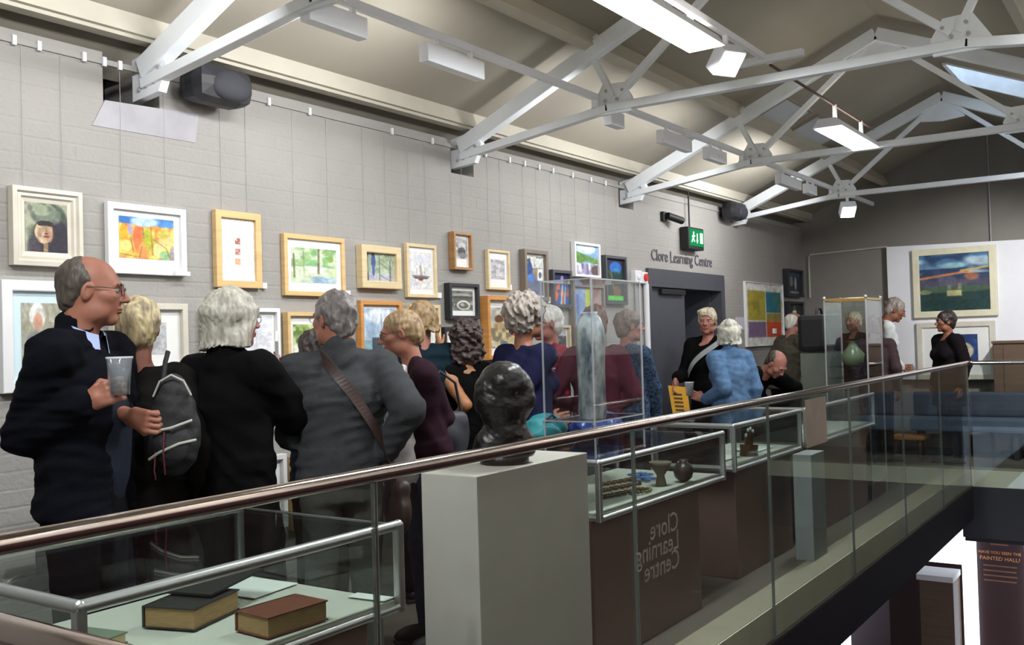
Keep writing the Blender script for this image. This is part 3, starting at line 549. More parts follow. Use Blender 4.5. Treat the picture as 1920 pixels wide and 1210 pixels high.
# 17 trees
a = Art('#c9d39a', 44, 52, 18).z(6, 5, '#8fa85c', .5, .9, y1=.5).z(9, 9, '#5f7a40', .62, .8, y1=.55).e(.4, .62, .5, .1, '#e6e6d2', 3).r(0, .78, 1, 1, '#6f7566').e(.3, .7, .3, .06, '#f0efe6', 3).l(.3, .1, .32, .7, .012, '#6a6a4a').l(.7, .1, .68, .65, .012, '#6a6a4a')
picture('oak frame with a sunlit green tree scene beside the dark haired visitor', *quad(535, 628, 583, 589, 701, 703), 'oak', .022, .045, (.045, .035, .045), a, wires=False)
# 18 townscape
a = Art('#b9cbdc', 44, 52, 19).e(.5, .12, .5, .12, '#e0e8f0', 3).z(7, 6, '#93aec6', .6, .7, y1=.5).r(0, .52, 1, 1, '#8fb0bc').r(.25, .48, .6, 1, '#4d5a62').r(.65, .55, .95, 1, '#6a7d88').z(8, 8, '#3f4a52', .65, .7, y0=.5).l(.55, .1, .55, .5, .01, '#7d8a92')
picture('honey wood frame with a pale blue townscape above the laughing woman', *quad(672, 750, 562, 567, 706, 706), 'honey', .026, .045, (.02, .02, .02), a, wires=False)
# 19
a = Art('#dfe4da', 32, 56, 20).e(.4, .7, .4, .2, '#9fc4ae', 3).z(5, 6, '#c4d2c4', .6, .6)
picture('slim pale wood frame with a light green print beside the raised hand', *quad(766, 823, 569, 575, 688, 690), 'pale', .022, .04, (.04, .03, .05), a, wires=False)
# 20 figures
a = Art('#c3bfb2', 44, 60, 21).z(7, 8, '#9a9a92', .5, .8).r(.55, .0, .75, .6, '#d6d6d0').e(.3, .28, .14, .1, '#6a4a34', 4).e(.32, .5, .2, .14, '#b39a72', 4).e(.4, .75, .4, .2, '#c9b98e', 3).z(9, 9, '#7a6f5c', .62, .8, y0=.4).z(8, 8, '#5f6f8a', .7, .8, y0=.75).e(.75, .6, .12, .1, '#a0524a', 4).e(.85, .2, .16, .16, '#e6e3da', 3)
picture('honey wood frame with a busy figure painting beside the navy sweater', *quad(905, 982, 553, 560, 672, 675), 'honey', .03, .07, (.05, .035, .05), a, wires=False)
# 21 small black frame half hidden
a = Art('#d0d0d0', 32, 40, 22).e(.5, .7, .3, .3, '#2a2a2c', 5).z(5, 5, '#f0f0f0', .6, .7)
picture('small black frame with a black and white print half hidden by dark curls', *quad(829, 872, 612, 615, 694, 696), 'black', .02, .05, (.02, .02, .025), a, wires=False)
# 22 small
a = Art('#77777c', 32, 52, 23).z(6, 7, '#4a4a50', .5, .9).r(0, 0, 1, .3, '#c9c9cc', .8).z(7, 7, '#303034', .65, .9, y0=.35)
picture('small light wood frame with a dark monochrome street print, low on the wall', *quad(1037, 1066, 609, 612, 669, 671), 'pale', .02, .05, (.02, .018, .05), a, wires=False)
# 23 tall banner picture behind the acrylic case
a = Art('#93a8c9', 48, 56, 24).r(.0, 0, .38, 1, '#8fa6cc').r(.1, .1, .2, .5, '#5c76a8', .8).r(.42, 0, .62, .7, '#c3cf5e').r(.66, 0, 1, 1, '#a06f66').z(5, 6, '#b4bcc8', .65, .5)
picture('large brown framed picture with blue, yellow and red bands behind the acrylic case', *quad(1071, 1131, 530, 536, 672, 674), 'taupe', .03, .045, (0, 0, 0), a, wires=False)
# 24 quilt of coloured squares
a = Art('#e6e4de', 60, 72, 25)
for x0, y0, x1, y1, h in ((.06, .12, .52, .6, '#b5a944'), (.54, .13, .95, .47, '#2f7f92'), (.54, .48, .95, .62, '#a3914e'), (.06, .62, .52, .87, '#8a7392'), (.54, .62, .95, .87, '#d4562c')): a.r(x0, y0, x1, y1, h, 1, 80)
a.z(9, 9, '#948a38', .7, .35, y1=.6).e(.28, .35, .1, .08, '#8f8a2e', 2, .5)
picture('unframed white panel with yellow, teal, purple and orange squares near the corner', *quad(1397, 1468, 527, 534, 650, 648), 'white', .01, .03, (0, 0, 0), a)
# 25, 26 small black frames by the corner
a = Art('#39434a', 32, 48, 26).e(.35, .4, .1, .25, '#8f9a9e', 3).e(.65, .5, .08, .3, '#b9bfc2', 4).r(0, 0, 1, .2, '#46606e').e(.5, .9, .4, .06, '#93999a', 4)
picture('black framed dark print, upper of two by the far corner', *quad(1471, 1499, 504, 508, 556, 558), 'black', .03, .08, (.0, .0, .0), a)
a = Art('#46503f', 32, 40, 27).e(.55, .5, .15, .4, '#dde0dc', 5).e(.55, .2, .09, .12, '#e6e8e4', 5).z(5, 5, '#2f352c', .6, .7)
picture('black framed print with a white figure, lower of two by the far corner', *quad(1472, 1500, 565, 567, 617, 617), 'black', .03, .08, (.0, .0, .0), a, wires=False)
# low row, seen between legs
a = Art('#e2e0cf', 32, 40, 28).z(5, 5, '#c9c7b4', .6, .6)
picture('oak framed pale picture hung low behind the grey fleece', *quad(544, 640, 850, 850, 984, 985), 'oak', .03, .045, (.02, .02, .03), a, wires=False)
a = Art('#8a8a90', 40, 40, 29).z(6, 6, '#5f5f66', .5, .9)
picture('white framed grey picture hung low behind the long dark coat', *quad(420, 534, 855, 862, 1000, 1000), 'white', .028, .045, (.05, .05, .05), a, wires=False)
a = Art('#d9dcd6', 32, 40, 30).z(5, 5, '#c4cbc4', .5, .7)
picture('pale framed picture hung low behind the black backpack', *quad(265, 372, 860, 868, 1045, 1052), 'white', .03, .045, (.05, .05, .05), a, wires=False)
# caption cards
M_card = mat('caption_card_white', '#efefef', 0.6, var=.01)
for u, v, w_, h_, l in ((334, 514, .085, .02, 'white caption ledge card at the lower right of the orange abstract'), (495, 536, .03, .03, 'white caption card at the lower right of the three red prints'), (651, 551, .04, .035, 'white caption card at the lower right of the woodland watercolour'), (749, 536, .035, .035, 'white caption card beside the deep box frame'), (822, 554, .05, .035, 'white caption card beside the masted boat picture'),
                  (895, 594, .03, .04, 'white caption card beside the black framed photograph'), (956, 539, .03, .04, 'white caption card beside the faint grey print'), (899, 671, .05, .05, 'white caption card left below the figure painting'), (1029, 563, .04, .05, 'white caption card beside the taupe street scene'), (1068, 574, .03, .05, 'white caption card beside the orange fish picture'), (1449, 621, .06, .06, 'white caption card on the coloured squares panel')):
    p = onY(u, v, WALL_Y - .012)
    o = MB().box((p.x - w_ / 2, WALL_Y - (.05 if 'squares' in l or 'ledge' in l else .02), p.z - h_ / 2), (p.x + w_ / 2, WALL_Y - .001, p.z + h_ / 2)).build('caption_card', M_card); tag(o, l, 'caption card', 'caption cards beside the pictures')
# ------------------------------------------------------------------ far wall: white panel, its pictures, conduit, bench
t = thing('exhibition_screen', 'large white exhibition screen standing on the dark gable wall', 'screen', (12.58, 1.6, .85))
MB().prism([(12.56, 2.97, .86), (12.56, 2.97, 2.50), (12.56, .2, 2.44), (12.56, .2, 1.29), (12.56, 1.77, 1.29), (12.56, 1.77, .86)], (.06, 0, 0)).build('board', mat('white_panel', '#e9e9ee', .5, var=.015), t)
MB().tube([(12.6, 1.80, 2.47), (12.6, 1.80, 3.75)], .006, 5).build('hanging_wire', M_wire, t)
a = Art('#3c5170', 72, 60, 31).grad('#4f7ca8', '#6f8fae', 0, .25).z(5, 6, '#2f4a6e', .5, .8, y1=.4).z(4, 9, '#cfe0ea', .68, .9, y1=.35).e(.5, .2, .2, .05, '#a9d4da', 2, .8).e(.9, .14, .2, .08, '#c4d6de', 2, .8).l(.0, .42, .7, .32, .02, '#d08a5a').l(.6, .3, 1, .25, .015, '#c9b060').r(0, .44, 1, .6, '#59586c').z(9, 6, '#6f6a80', .5, .7, y0=.4, y1=.6).e(.75, .4, .1, .07, '#d08050', 2, .7).r(0, .6, 1, 1, '#2d4a48').e(.5, .62, .6, .06, '#4f6650', 3).z(9, 8, '#23403f', .5, .7, y0=.68).r(.39, .64, .6, .74, '#b9b682', 1, 60).r(.4, .54, .45, .62, '#8f8a80').r(.55, .52, .6, .62, '#93897a').e(.07, .66, .1, .04, '#8a9070', 3)
picture('large cream framed landscape of a pale palace under stormy dusk sky', 2.665, 1.745, 1.605, 2.43, 'ivory', .075, .05, (0, 0, 0), a, group='framed paintings on the white panel', plane='X', pos=12.56)
a = Art('#3d568e', 56, 56, 32).z(5, 5, '#34497c', .5, .8).e(.62, .55, .28, .3, '#cfc9b0', 6).e(.55, .5, .18, .2, '#dfe0d4', 3, .8).e(.6, .7, .16, .12, '#a0705a', 3, .8).e(.5, .3, .06, .1, '#c9c2b0', 4)
picture('pale mounted square painting of a white round form on blue, below the palace landscape', 2.645, 1.785, .86, 1.545, 'cream', .06, .045, (.09, .13, .12), a, group='framed paintings on the white panel', plane='X', pos=12.56)
o = MB().tube([(12.63, 3.96, 1.92), (12.63, 3.96, 2.45), (12.63, 3.93, 2.48), (12.63, 2.98, 2.51)], .014, 8).build('wall_conduit', mat('pale_conduit', '#b9b4aa', .5)); tag(o, 'pale bent conduit running across the dark gable wall', 'conduit')
t = thing('wooden_cabinet', 'dark brown wooden cabinet standing in front of the white panel at far right', 'cabinet', (12.4, 1.1, 0))
M_brown = mat('dark_brown_wood', '#5c4736', .5, scale=3, stretch=(1, 1, 10), var=.15)
MB().box((12.2, .4, 0.08), (12.55, 1.77, 1.28), bev=.008).build('body', M_brown, t); MB().box((12.18, .39, 1.28), (12.56, 1.78, 1.31), bev=.005).build('top', M_brown, t)
for y in (.5, 1.1): MB().box((12.185, y + .02, .12), (12.2, y + .56, 1.24)).build('door', M_brown, t)
MB().box((12.25, .45, 0), (12.5, 1.72, .08)).build('plinth', M_black, t)
t = thing('upholstered_bench', 'low blue grey upholstered bench along the far wall', 'bench', (11.98, 1.7, 0))
M_blue = mat('blue_grey_upholstery', '#485669', .8, bump=.2)
MB().box((11.86, .5, .3), (12.16, 2.62, .46), bev=.03).build('seat', M_blue, t); MB().box((12.07, .5, .46), (12.16, 2.62, .74), bev=.03).build('backrest', mat('blue_backrest', '#3b4252', .8), t)
for y in (.6, 1.5, 2.5): MB().box((11.9, y, 0), (12.12, y + .05, .3)).build('leg', M_black, t)
t = thing('low_wooden_table', 'low orange brown wooden table in front of the far visitors', 'table', (11.6, 2.44, 0))
MB().box((11.42, 2.38, .24), (11.78, 2.74, .28), bev=.006).build('top', mat('orange_wood', '#a5713c', .45, scale=3, stretch=(8, 1, 1)), t)
for x in (11.44, 11.73):
    for y in (2.41, 2.68): MB().box((x, y, 0), (x + .03, y + .03, .24)).build('leg', M_brown, t)
# ------------------------------------------------------------------ balustrade
bl = thing('balustrade', 'glass balustrade with round polished steel handrail around the void', 'balustrade', (NEAR_X, RAIL_Y, 0))
rh = 1.106; pts = [(NEAR_X, RW_Y + .02, rh)]
for k in range(7): a_ = math.pi / 2 * k / 6; pts.append((NEAR_X + .06 - .06 * math.cos(a_), RAIL_Y - .06 + .06 * math.sin(a_), rh))
for k in range(7): a_ = math.pi / 2 * k / 6; pts.append((FAR_X - .06 + .06 * math.sin(a_), RAIL_Y - .06 + .06 * math.cos(a_), rh))
pts.append((FAR_X, RW_Y + .02, rh))
MB().tube(pts, .0215, 20).build('handrail', M_railsteel, bl)
js = [NEAR_X + .02, 1.988, 3.517, 5.07, 6.62, 8.1, 9.55, FAR_X - .02]
for i in range(len(js) - 1):
    x0, x1 = js[i] + .006, js[i + 1] - .006
    g = MB().box((x0, RAIL_Y - .006, -.168), (x1, RAIL_Y + .006, rh - .02)).build('glass_panel', M_glass, bl)
    for x in (x0, x1): MB().box((x - .0015, RAIL_Y - .0062, -.168), (x + .0015, RAIL_Y + .0062, rh - .02)).build('glass_edge', M_gedge, g)
ys = [1.82, .75, RW_Y]
for X in (FAR_X, NEAR_X):
    for i in range(2): MB().box((X - .006, ys[i + 1] + .006, -.168), (X + .006, ys[i] - .006, rh - .02)).build('glass_panel', M_glass, bl)
MB().tube([(1.988, RAIL_Y, -.17), (1.988, RAIL_Y, rh)], .0055, 8).build('joint_strip', M_steel, bl)
MB().box((NEAR_X, RAIL_Y - .01, -.178), (FAR_X, RAIL_Y + .012, -.166)).build('base_channel', mat('dark_channel', '#4a463f', .5, .5), bl)
# mirrored pale lettering laid on the glass
P = frame_m((3.97, RAIL_Y - .0085, .625), (-1, 0, 0), (0, 0, 1))
o = textmb('Clore\nLearning\nCentre', 0.118, P, extrude=.0004, align='LEFT', spacing=.68)
xm_ = min(v[0] for v in o.v)
o.v = [(v[0] + (3.50 - xm_), v[1], v[2]) for v in o.v]
M_revletters = glass('pale_reversed_letters', (.88, .88, .86), 1.3, .4, .24, (.7, .66, .62))
tag(o.build('glass_lettering', M_revletters), 'faint reversed pale lettering on the balustrade glass', 'sign lettering')
t = MB().box((5.68, RAIL_Y - .0095, .785), (6.08, RAIL_Y - .0075, 1.068)).build('taped_paper', mat('beige_paper', '#a89a8e', .8)); tag(t, 'blank beige paper sheet taped to the balustrade glass', 'paper')
# ------------------------------------------------------------------ display cases
M_case = mat('maroon_brown_base', '#6e5851', .5, var=.06)
M_deck = mat('white_deck', '#bdbcb2', .7, var=.02)
def case(x0, x1, y0, y1, ztop, label, zf=.66, tubes=(1, 1, 1, 1), base_in=(.05, .1), base_col=None):
    t = thing('display_case', label, 'display case', ((x0 + x1) / 2, (y0 + y1) / 2, 0), 'glass topped display cases behind the balustrade')
    MB().box((x0 + base_in[0], y0 + .04, 0), (x1 - base_in[1], y1 - .04, zf), bev=.006).build('base_cabinet', base_col or M_case, t)
    MB().box((x0 + .01, y0 + .01, zf), (x1 - .01, y1 - .01, zf + .03)).build('deck', M_deck, t)
    r = .0155; c = [(x0, y0), (x1, y0), (x1, y1), (x0, y1)]
    b = MB()
    for i in range(4):
        a, d = c[i], c[(i + 1) % 4]
        if tubes[i]: b.tube([(*a, ztop), (*d, ztop)], r if tubes[i] == 1 else tubes[i], 12)
        b.tube([(*a, zf + .01), (*d, zf + .01)], r * .9, 8)
    for a in c: b.ell((*a, ztop), (r * 1.1, r * 1.1, r * 1.1), n=10)
    fr_ = b.build('top_rail', M_alu, t)
    for a in c: MB().bar((*a, zf - .005), (*a, ztop), .026, .026, (0, 1, 0), bev=.005).build('corner_post', M_alu, t)
    for i in range(4):
        a, d = Vector((*c[i], 0)), Vector((*c[(i + 1) % 4], 0)); n = Vector((d.y - a.y, a.x - d.x, 0)).normalized() * .004; e = (d - a).normalized() * .015
        MB().prism([a + e - n + Vector((0, 0, zf + .03)), d - e - n + Vector((0, 0, zf + .03)), d - e - n + Vector((0, 0, ztop - .012)), a + e - n + Vector((0, 0, ztop - .012))], n * 1.0).build('glass_side', M_cglass, t)
    MB().box((x0 + .012, y0 + .012, ztop + .004), (x1 - .012, y1 - .012, ztop + .010)).build('glass_lid', M_cglass, t)
    return t
case(1.2, 2.236, 1.975, 2.70, .915, 'nearest glass display case with old books, bottom left', tubes=(1, .004, 1, 1))
case(3.74, 5.14, 2.13, 2.80, .915, 'glass display case with small metal pieces, beside the grey plinth', tubes=(1, .004, 1, 1), base_in=(.0, .25))
case(5.46, 6.66, 2.19, 2.70, .925, 'glass display case in the middle, pale tubes meeting at its near corner', tubes=(1, .004, 1, 1), base_in=(.1, .1))
case(6.78, 8.6, 2.19, 2.68, .925, 'farthest low glass display case behind the taped paper sheet', tubes=(1, .004, 1, 1))
# books in the nearest case
zd = .695
def book(label, c, w, d, h, rz, cover, pages, open_=0):
    t = thing('old_book', label, 'book', (c[0], c[1], zd), 'old books in the nearest case', rz)
    b = MB().box((-w/2 + .004, -d/2 + .004, .004), (w/2 - .004, d/2 - .008, h - .004)).build('pages', pages, t, off=(0, 0, 0))
    b = MB().box((-w/2, -d/2, 0), (w/2, d/2, .004)).box((-w/2, d/2 - .006, 0), (w/2, d/2, h)); 
    if not open_: b.box((-w/2, -d/2, h - .004), (w/2, d/2, h))
    b.build('cover', cover, t, off=(0, 0, 0))
    if open_:
        m = Matrix.Rotation(math.radians(open_), 3, 'Y'); b = MB(); b.obox(Vector((w/2, 0, h)) + m @ Vector((w/2, 0, 0.003)), (w, d, .006), m); b.build('front_cover', cover, t, off=(0, 0, 0))
    return t
M_paper = mat('old_paper', '#cdb98f', .8, var=.1); M_pageedge = mat('brown_page_edge', '#a5845a', .8, scale=30, stretch=(1, 1, 30), var=.25)
book('old book bound in dark cloth under the slanted board, nearest case', (1.78, 2.36), .22, .17, .06, .3, mat('dark_cloth_cover', '#2c2b2a', .5), M_pageedge)
t = thing('dark_folder', 'thin dark board lying slanted on top of the nearest old book', 'folder', (1.90, 2.40, .758)); MB().obox((1.90, 2.40, .772), (.26, .15, .008), Matrix.Rotation(.25, 3, 'Z') @ Matrix.Rotation(-.06, 3, 'Y'), 0, .002).build('board', mat('dark_board', '#262624', .5), t)
book('thick brown leather book at the front of the nearest case', (1.86, 2.075), .21, .14, .055, -.05, mat('brown_leather', '#6e3d2c', .5, bump=.2), M_pageedge)
book('flat pale bound volume at the left of the nearest case', (1.42, 2.38), .22, .17, .03, .2, mat('green_grey_cloth', '#6d7768', .6), M_paper)
def sheet(label, c, w, d, rz, m, grp='paper sheets in the nearest case'):
    o = MB().box((-w/2, -d/2, 0), (w/2, d/2, .002)).build('paper_sheet', m, off=(0, 0, 0)); o.location = (c[0], c[1], zd); o.rotation_euler = (0, 0, rz); tag(o, label, 'paper', grp)
M_sheet = mat('white_document', '#dfe0dc', .7, var=.02)
sheet('white document lying behind the open old book', (2.1, 2.52), .2, .28, .1, M_sheet); sheet('white sheet at the right end of the nearest case', (2.2, 2.06), .05, .14, .1, M_sheet); sheet('white document at the left front of the nearest case', (1.45, 2.1), .22, .15, .2, M_sheet)
# contents of the second case
def obj(mb, name, m, label, cat, group=None): return tag(mb.build(name, m), label, cat, group)
M_bronze = mat('brown_bronze', '#6b5138', .4, .7)
for i, (x, y, l) in enumerate(((4.12, 2.32, 'linked brown metal bracelet at the near end of the second case'), (4.28, 2.42, 'linked brown metal bracelet in the middle row of the second case'), (4.44, 2.52, 'linked brown metal bracelet toward the back of the second case'))):
    b = MB()
    for k in range(7): b.lathe((x + k * .045, y - .01 * k, zd + .008), [(.012, -.006), (.022, -.006), (.022, .006), (.012, .006), (.012, -.006)], 10, cap=False)
    for k in range(6): b.tube([(x + k * .045 + .015, y - .01 * k, zd + .014), (x + k * .045 + .033, y - .01 * (k + 1), zd + .014)], .005, 6)
    obj(b, 'metal_bracelet', M_bronze, l, 'bracelet', 'metal jewellery in the second case')
for i, (x, y, r, l) in enumerate(((4.72, 2.42, .05, 'blue glass brooch, front left of the blue pair'), (4.86, 2.5, .045, 'blue glass brooch, behind the other one'))):
    b = MB()
    for k in range(6): a_ = k * math.pi / 3; b.ell((x + r * math.cos(a_), y + r * math.sin(a_), zd + .008), (r * .7, r * .3, .008), rot=Matrix.Rotation(a_, 3, 'Z'), n=8)
    b.ell((x, y, zd + .012), (.02, .02, .012), n=8); obj(b, 'blue_brooch', mat('blue_enamel', '#4a6fa8', .3), l, 'brooch', 'blue brooches in the second case')
b = MB(); 
for k in range(14): a_ = k * 2 * math.pi / 14; b.ell((4.35 + .07 * math.cos(a_), 2.24 + .04 * math.sin(a_), zd + .008), (.013, .013, .009), n=6)
obj(b, 'bead_necklace', mat('olive_beads', '#6f6a3c', .4), 'looped bead necklace at the front of the second case', 'necklace')
obj(MB().lathe((4.77, 2.2, zd), [(.02, 0), (.045, .02), (.055, .055), (.04, .09), (.02, .1), (.025, .115), (.018, .113)], 18), 'small_dark_vase', mat('dark_bronze_glaze', '#3a3128', .3), 'small dark round vase in the second case', 'vase')
obj(MB().lathe((4.60, 2.25, zd), [(.03, 0), (.02, .05), (.045, .09), (.06, .12), (.055, .12)], 18), 'brown_cup', mat('brown_clay', '#77695a', .6), 'brown clay beaker beside the small dark vase', 'cup')
obj(MB().prism([(5.0, 2.3, zd), (5.1, 2.3, zd), (5.1, 2.33, zd + .07), (5.0, 2.33, zd + .07)], (0, .012, 0)), 'pink_card', mat('pink_card', '#c9a090', .7), 'pink folded card standing at the far end of the second case', 'card')
# third case
t = thing('hand_sculpture', 'brown open hand sculpture with pale fingertips in the middle case', 'sculpture', (5.98, 2.3, .685))
MB().tube([(5.98, 2.3, .685), (5.98, 2.3, .72), (5.985, 2.3, .76)], [.06, .055, .06], 12).build('palm', M_bronze, t)
for k, (dx, h_) in enumerate(((-.05, .06), (-.02, .09), (.012, .095), (.045, .075))):
    MB().tube([(5.985 + dx * .8, 2.3, .755), (5.985 + dx, 2.3, .76 + h_ * .6), (5.985 + dx * 1.3, 2.295, .76 + h_)], [.014, .012, .008], 8).build('finger', M_bronze, t)
    MB().ell((5.985 + dx * 1.3, 2.293, .765 + h_), (.009, .009, .014), n=8).build('fingertip', M_white, t)
for x, y, l in ((5.75, 2.42, 'white sheet at the near end of the middle case'), (6.3, 2.4, 'white sheet at the far end of the middle case'), (7.5, 2.4, 'white sheet in the farthest low case')):
    o = MB().box((x - .14, y - .1, .697), (x + .14, y + .1, .7)).build('paper_sheet', M_sheet); tag(o, l, 'paper', 'paper sheets in the far cases')
# pale narrow upright box between the cases and the glass
t = MB().box((6.22, 1.98, 0), (6.5, 2.1, .68), bev=.004).build('narrow_upright', mat('pale_grey_upright', '#868c8b', .6)); tag(t, 'pale grey narrow upright standing against the glass', 'plinth')
# ------------------------------------------------------------------ bust on grey plinth
M_pl = mat('light_grey_plinth', '#bfb9b2', .65, var=.03, bump=.05)
PX0, PX1, PY0, PY1, PZ = 2.60, 3.33, 1.945, 2.185, 1.015
o = MB().box((PX0, PY0, 0), (PX1, PY1, PZ), bev=.003).build('display_plinth', M_pl); tag(o, 'tall light grey plinth carrying the dark bust', 'plinth')
# ------------------------------------------------------------------ acrylic case with vase on the second case
ax0, ax1, ay0, ay1, az0, azf, az1 = 3.80, 4.28, 2.175, 2.44, .928, 1.09, 1.735
t = thing('acrylic_case', 'tall clear acrylic cover with raised floor around the blue white vase', 'display case', (ax0, ay0, az0))
g = MB().box((ax0, ay0, az0), (ax1, ay0 + .004, az1)).box((ax0, ay1 - .004, az0), (ax1, ay1, az1)).box((ax0, ay0 + .004, az0), (ax0 + .004, ay1 - .004, az1)).box((ax1 - .004, ay0 + .004, az0), (ax1, ay1 - .004, az1)).box((ax0 + .004, ay0 + .004, az1 - .004), (ax1 - .004, ay1 - .004, az1))
g.build('cover', M_acryl, t)
MB().box((ax0 + .005, ay0 + .005, azf - .006), (ax1 - .005, ay1 - .005, azf)).build('raised_floor', M_acryl, t)
b = MB()
for x in (ax0, ax1):
    for y in (ay0, ay1): b.box((x - .0035, y - .0035, az0), (x + .0035, y + .0035, az1))
for z in (az1, azf):
    for p, q in (((ax0, ay0), (ax1, ay0)), ((ax1, ay0), (ax1, ay1)), ((ax1, ay1), (ax0, ay1)), ((ax0, ay1), (ax0, ay0))): b.bar((*p, z), (*q, z), .006, .006)
b.build('glued_edges', glass('acrylic_edge', (.8, .82, .84), 1.6, .15, .35, (.8, .82, .84)), t)
t = thing('tall_vase', 'tall tapered blue, grey and white painted vase inside the acrylic cover', 'vase', (4.0, 2.3, azf))
MB().lathe((4.0, 2.3, azf), [(.060, 0), (.068, .03), (.064, .12), (.066, .25), (.07, .36), (.068, .42), (.052, .47), (.035, .49), (.038, .5), (.03, .497), (.03, .47)], 28).build('body', mat('painted_glaze', '#b3bbb6', .35, scale=26, col2='#2c4254', stretch=(1, 1, .45)), t)
# ------------------------------------------------------------------ tall glass showcase
tx, ty = 8.72, 2.25; tw, td, th = .5, .36, 1.75
t = thing('glass_showcase', 'tall free standing glass showcase with brass top rails', 'display case', (tx + tw / 2, ty + td / 2, 0))
M_brass = mat('brass', '#c9a86a', .3, .9)
b = MB()
for p, q in (((tx, ty), (tx + tw, ty)), ((tx + tw, ty), (tx + tw, ty + td)), ((tx + tw, ty + td), (tx, ty + td)), ((tx, ty + td), (tx, ty))): b.bar((*p, th), (*q, th), .02, .02, bev=.003)
b.build('top_frame', M_brass, t)
for p in ((tx, ty), (tx + tw, ty), (tx + tw, ty + td), (tx, ty + td)): MB().bar((*p, 0), (*p, th), .012, .012, (0, 1, 0)).build('corner_post', M_alu, t); MB().ell((*p, th + .015), (.016, .016, .02), n=10).build('finial', M_alu, t)
MB().box((tx + .01, ty + .01, 0), (tx + tw - .01, ty + td - .01, .12)).build('base', M_case, t)
for z in (.5, 1.05, 1.15): MB().box((tx + .012, ty + .012, z), (tx + tw - .012, ty + td - .012, z + .008)).build('glass_shelf', M_cglass, t)
MB().box((tx, ty - .002, .12), (tx + tw, ty + .002, th - .015)).box((tx - .002, ty, .12), (tx + .002, ty + td, th - .015)).box((tx + tw - .002, ty, .12), (tx + tw + .002, ty + td, th - .015)).box((tx, ty + td - .002, .12), (tx + tw, ty + td + .002, th - .015)).build('glass_panes', M_cglass, t)
obj(MB().lathe((tx + .2, ty + .18, 1.16), [(.05, 0), (.09, .03), (.1, .1), (.05, .16), (.03, .2), (.05, .22)], 18), 'green_vase', mat('green_glaze', '#5f6b52', .3), 'round green vase on the showcase shelf', 'vase')
obj(MB().lathe((tx + .25, ty + .18, .51), [(.08, 0), (.12, .1), (.1, .22), (.06, .28), (.07, .3)], 18), 'brown_jar', mat('brown_glaze', '#6b4a30', .3), 'brown jar low in the glass showcase', 'jar')
# ------------------------------------------------------------------ lower level
t = thing('lightbox_banner', 'dark illuminated banner with orange lettering seen below through the void', 'banner', (12.0, 1.75, -3.2))
MB().box((12.0, 1.50, -3.2), (12.06, 1.98, -.86)).build('panel', mat('dark_banner', '#2b1a1c', .5, emit=.6), t)
M_ltr = mat('orange_lettering', '#c98a5a', .5, emit=.35)
P = frame_m((11.995, 1.75, -1.06), (0, -1, 0), (0, 0, 1))
b = textmb('HAVE YOU SEEN THE', .045, P); P2 = frame_m((11.995, 1.75, -1.13), (0, -1, 0), (0, 0, 1)); b = textmb('PAINTED HALL?', .058, P2, mb=b); b.build('lettering', M_ltr, t)
def line_(a, c): MB().box(a, c).build('text_line', mat('dim_lettering', '#7d5a48', .5, emit=.25), t)
for k in range(4): line_((11.994, 1.58 + .01 * (k % 2), -1.20 - k * .055), (11.998, 1.92, -1.185 - k * .055))
for k in range(2): line_((11.994, 1.66, -.93 - k * .03), (11.998, 1.84, -.915 - k * .03))
MB().box((11.93, 1.985, -3.2), (12.0, 2.13, -.85)).build('lit_edge', emis('white_lightbox', '#eef4ff', 2.2), t)
MB().box((11.93, 1.44, -3.2), (12.0, 1.495, -.85)).build('lit_edge', emis('white_lightbox', '#eef4ff', 2.2), t)
t = thing('lower_glow_wall', 'white wall on the floor below, its brightness put in as glow', 'wall', (12.6, 2.4, -3.2))
MB().box((12.6, 2.15, -1.35), (12.65, 3.0, -.6)).build('glow_wall', emis('white_lightbox', '#eef4ff', 2.2), t); MB().box((12.6, 2.0, -3.2), (12.7, 3.1, -1.35)).build('support', M_maroon, t)  # white wall made to glow so that it looks brightly lit
t = thing('lower_cabinet', 'brown cabinet with white top on the floor below', 'cabinet', (11.8, 2.35, -3.2))
MB().box((11.6, 2.17, -3.2), (12.0, 2.52, -1.33)).build('body', M_brown, t); MB().box((11.55, 2.16, -1.33), (12.0, 2.54, -1.27)).build('top', M_white, t)
light('lower_lamp', 'AREA', (8.5, 1.0, -.8), (0.3, .2, -1), 25, (1, .9, .8), (1, .6))
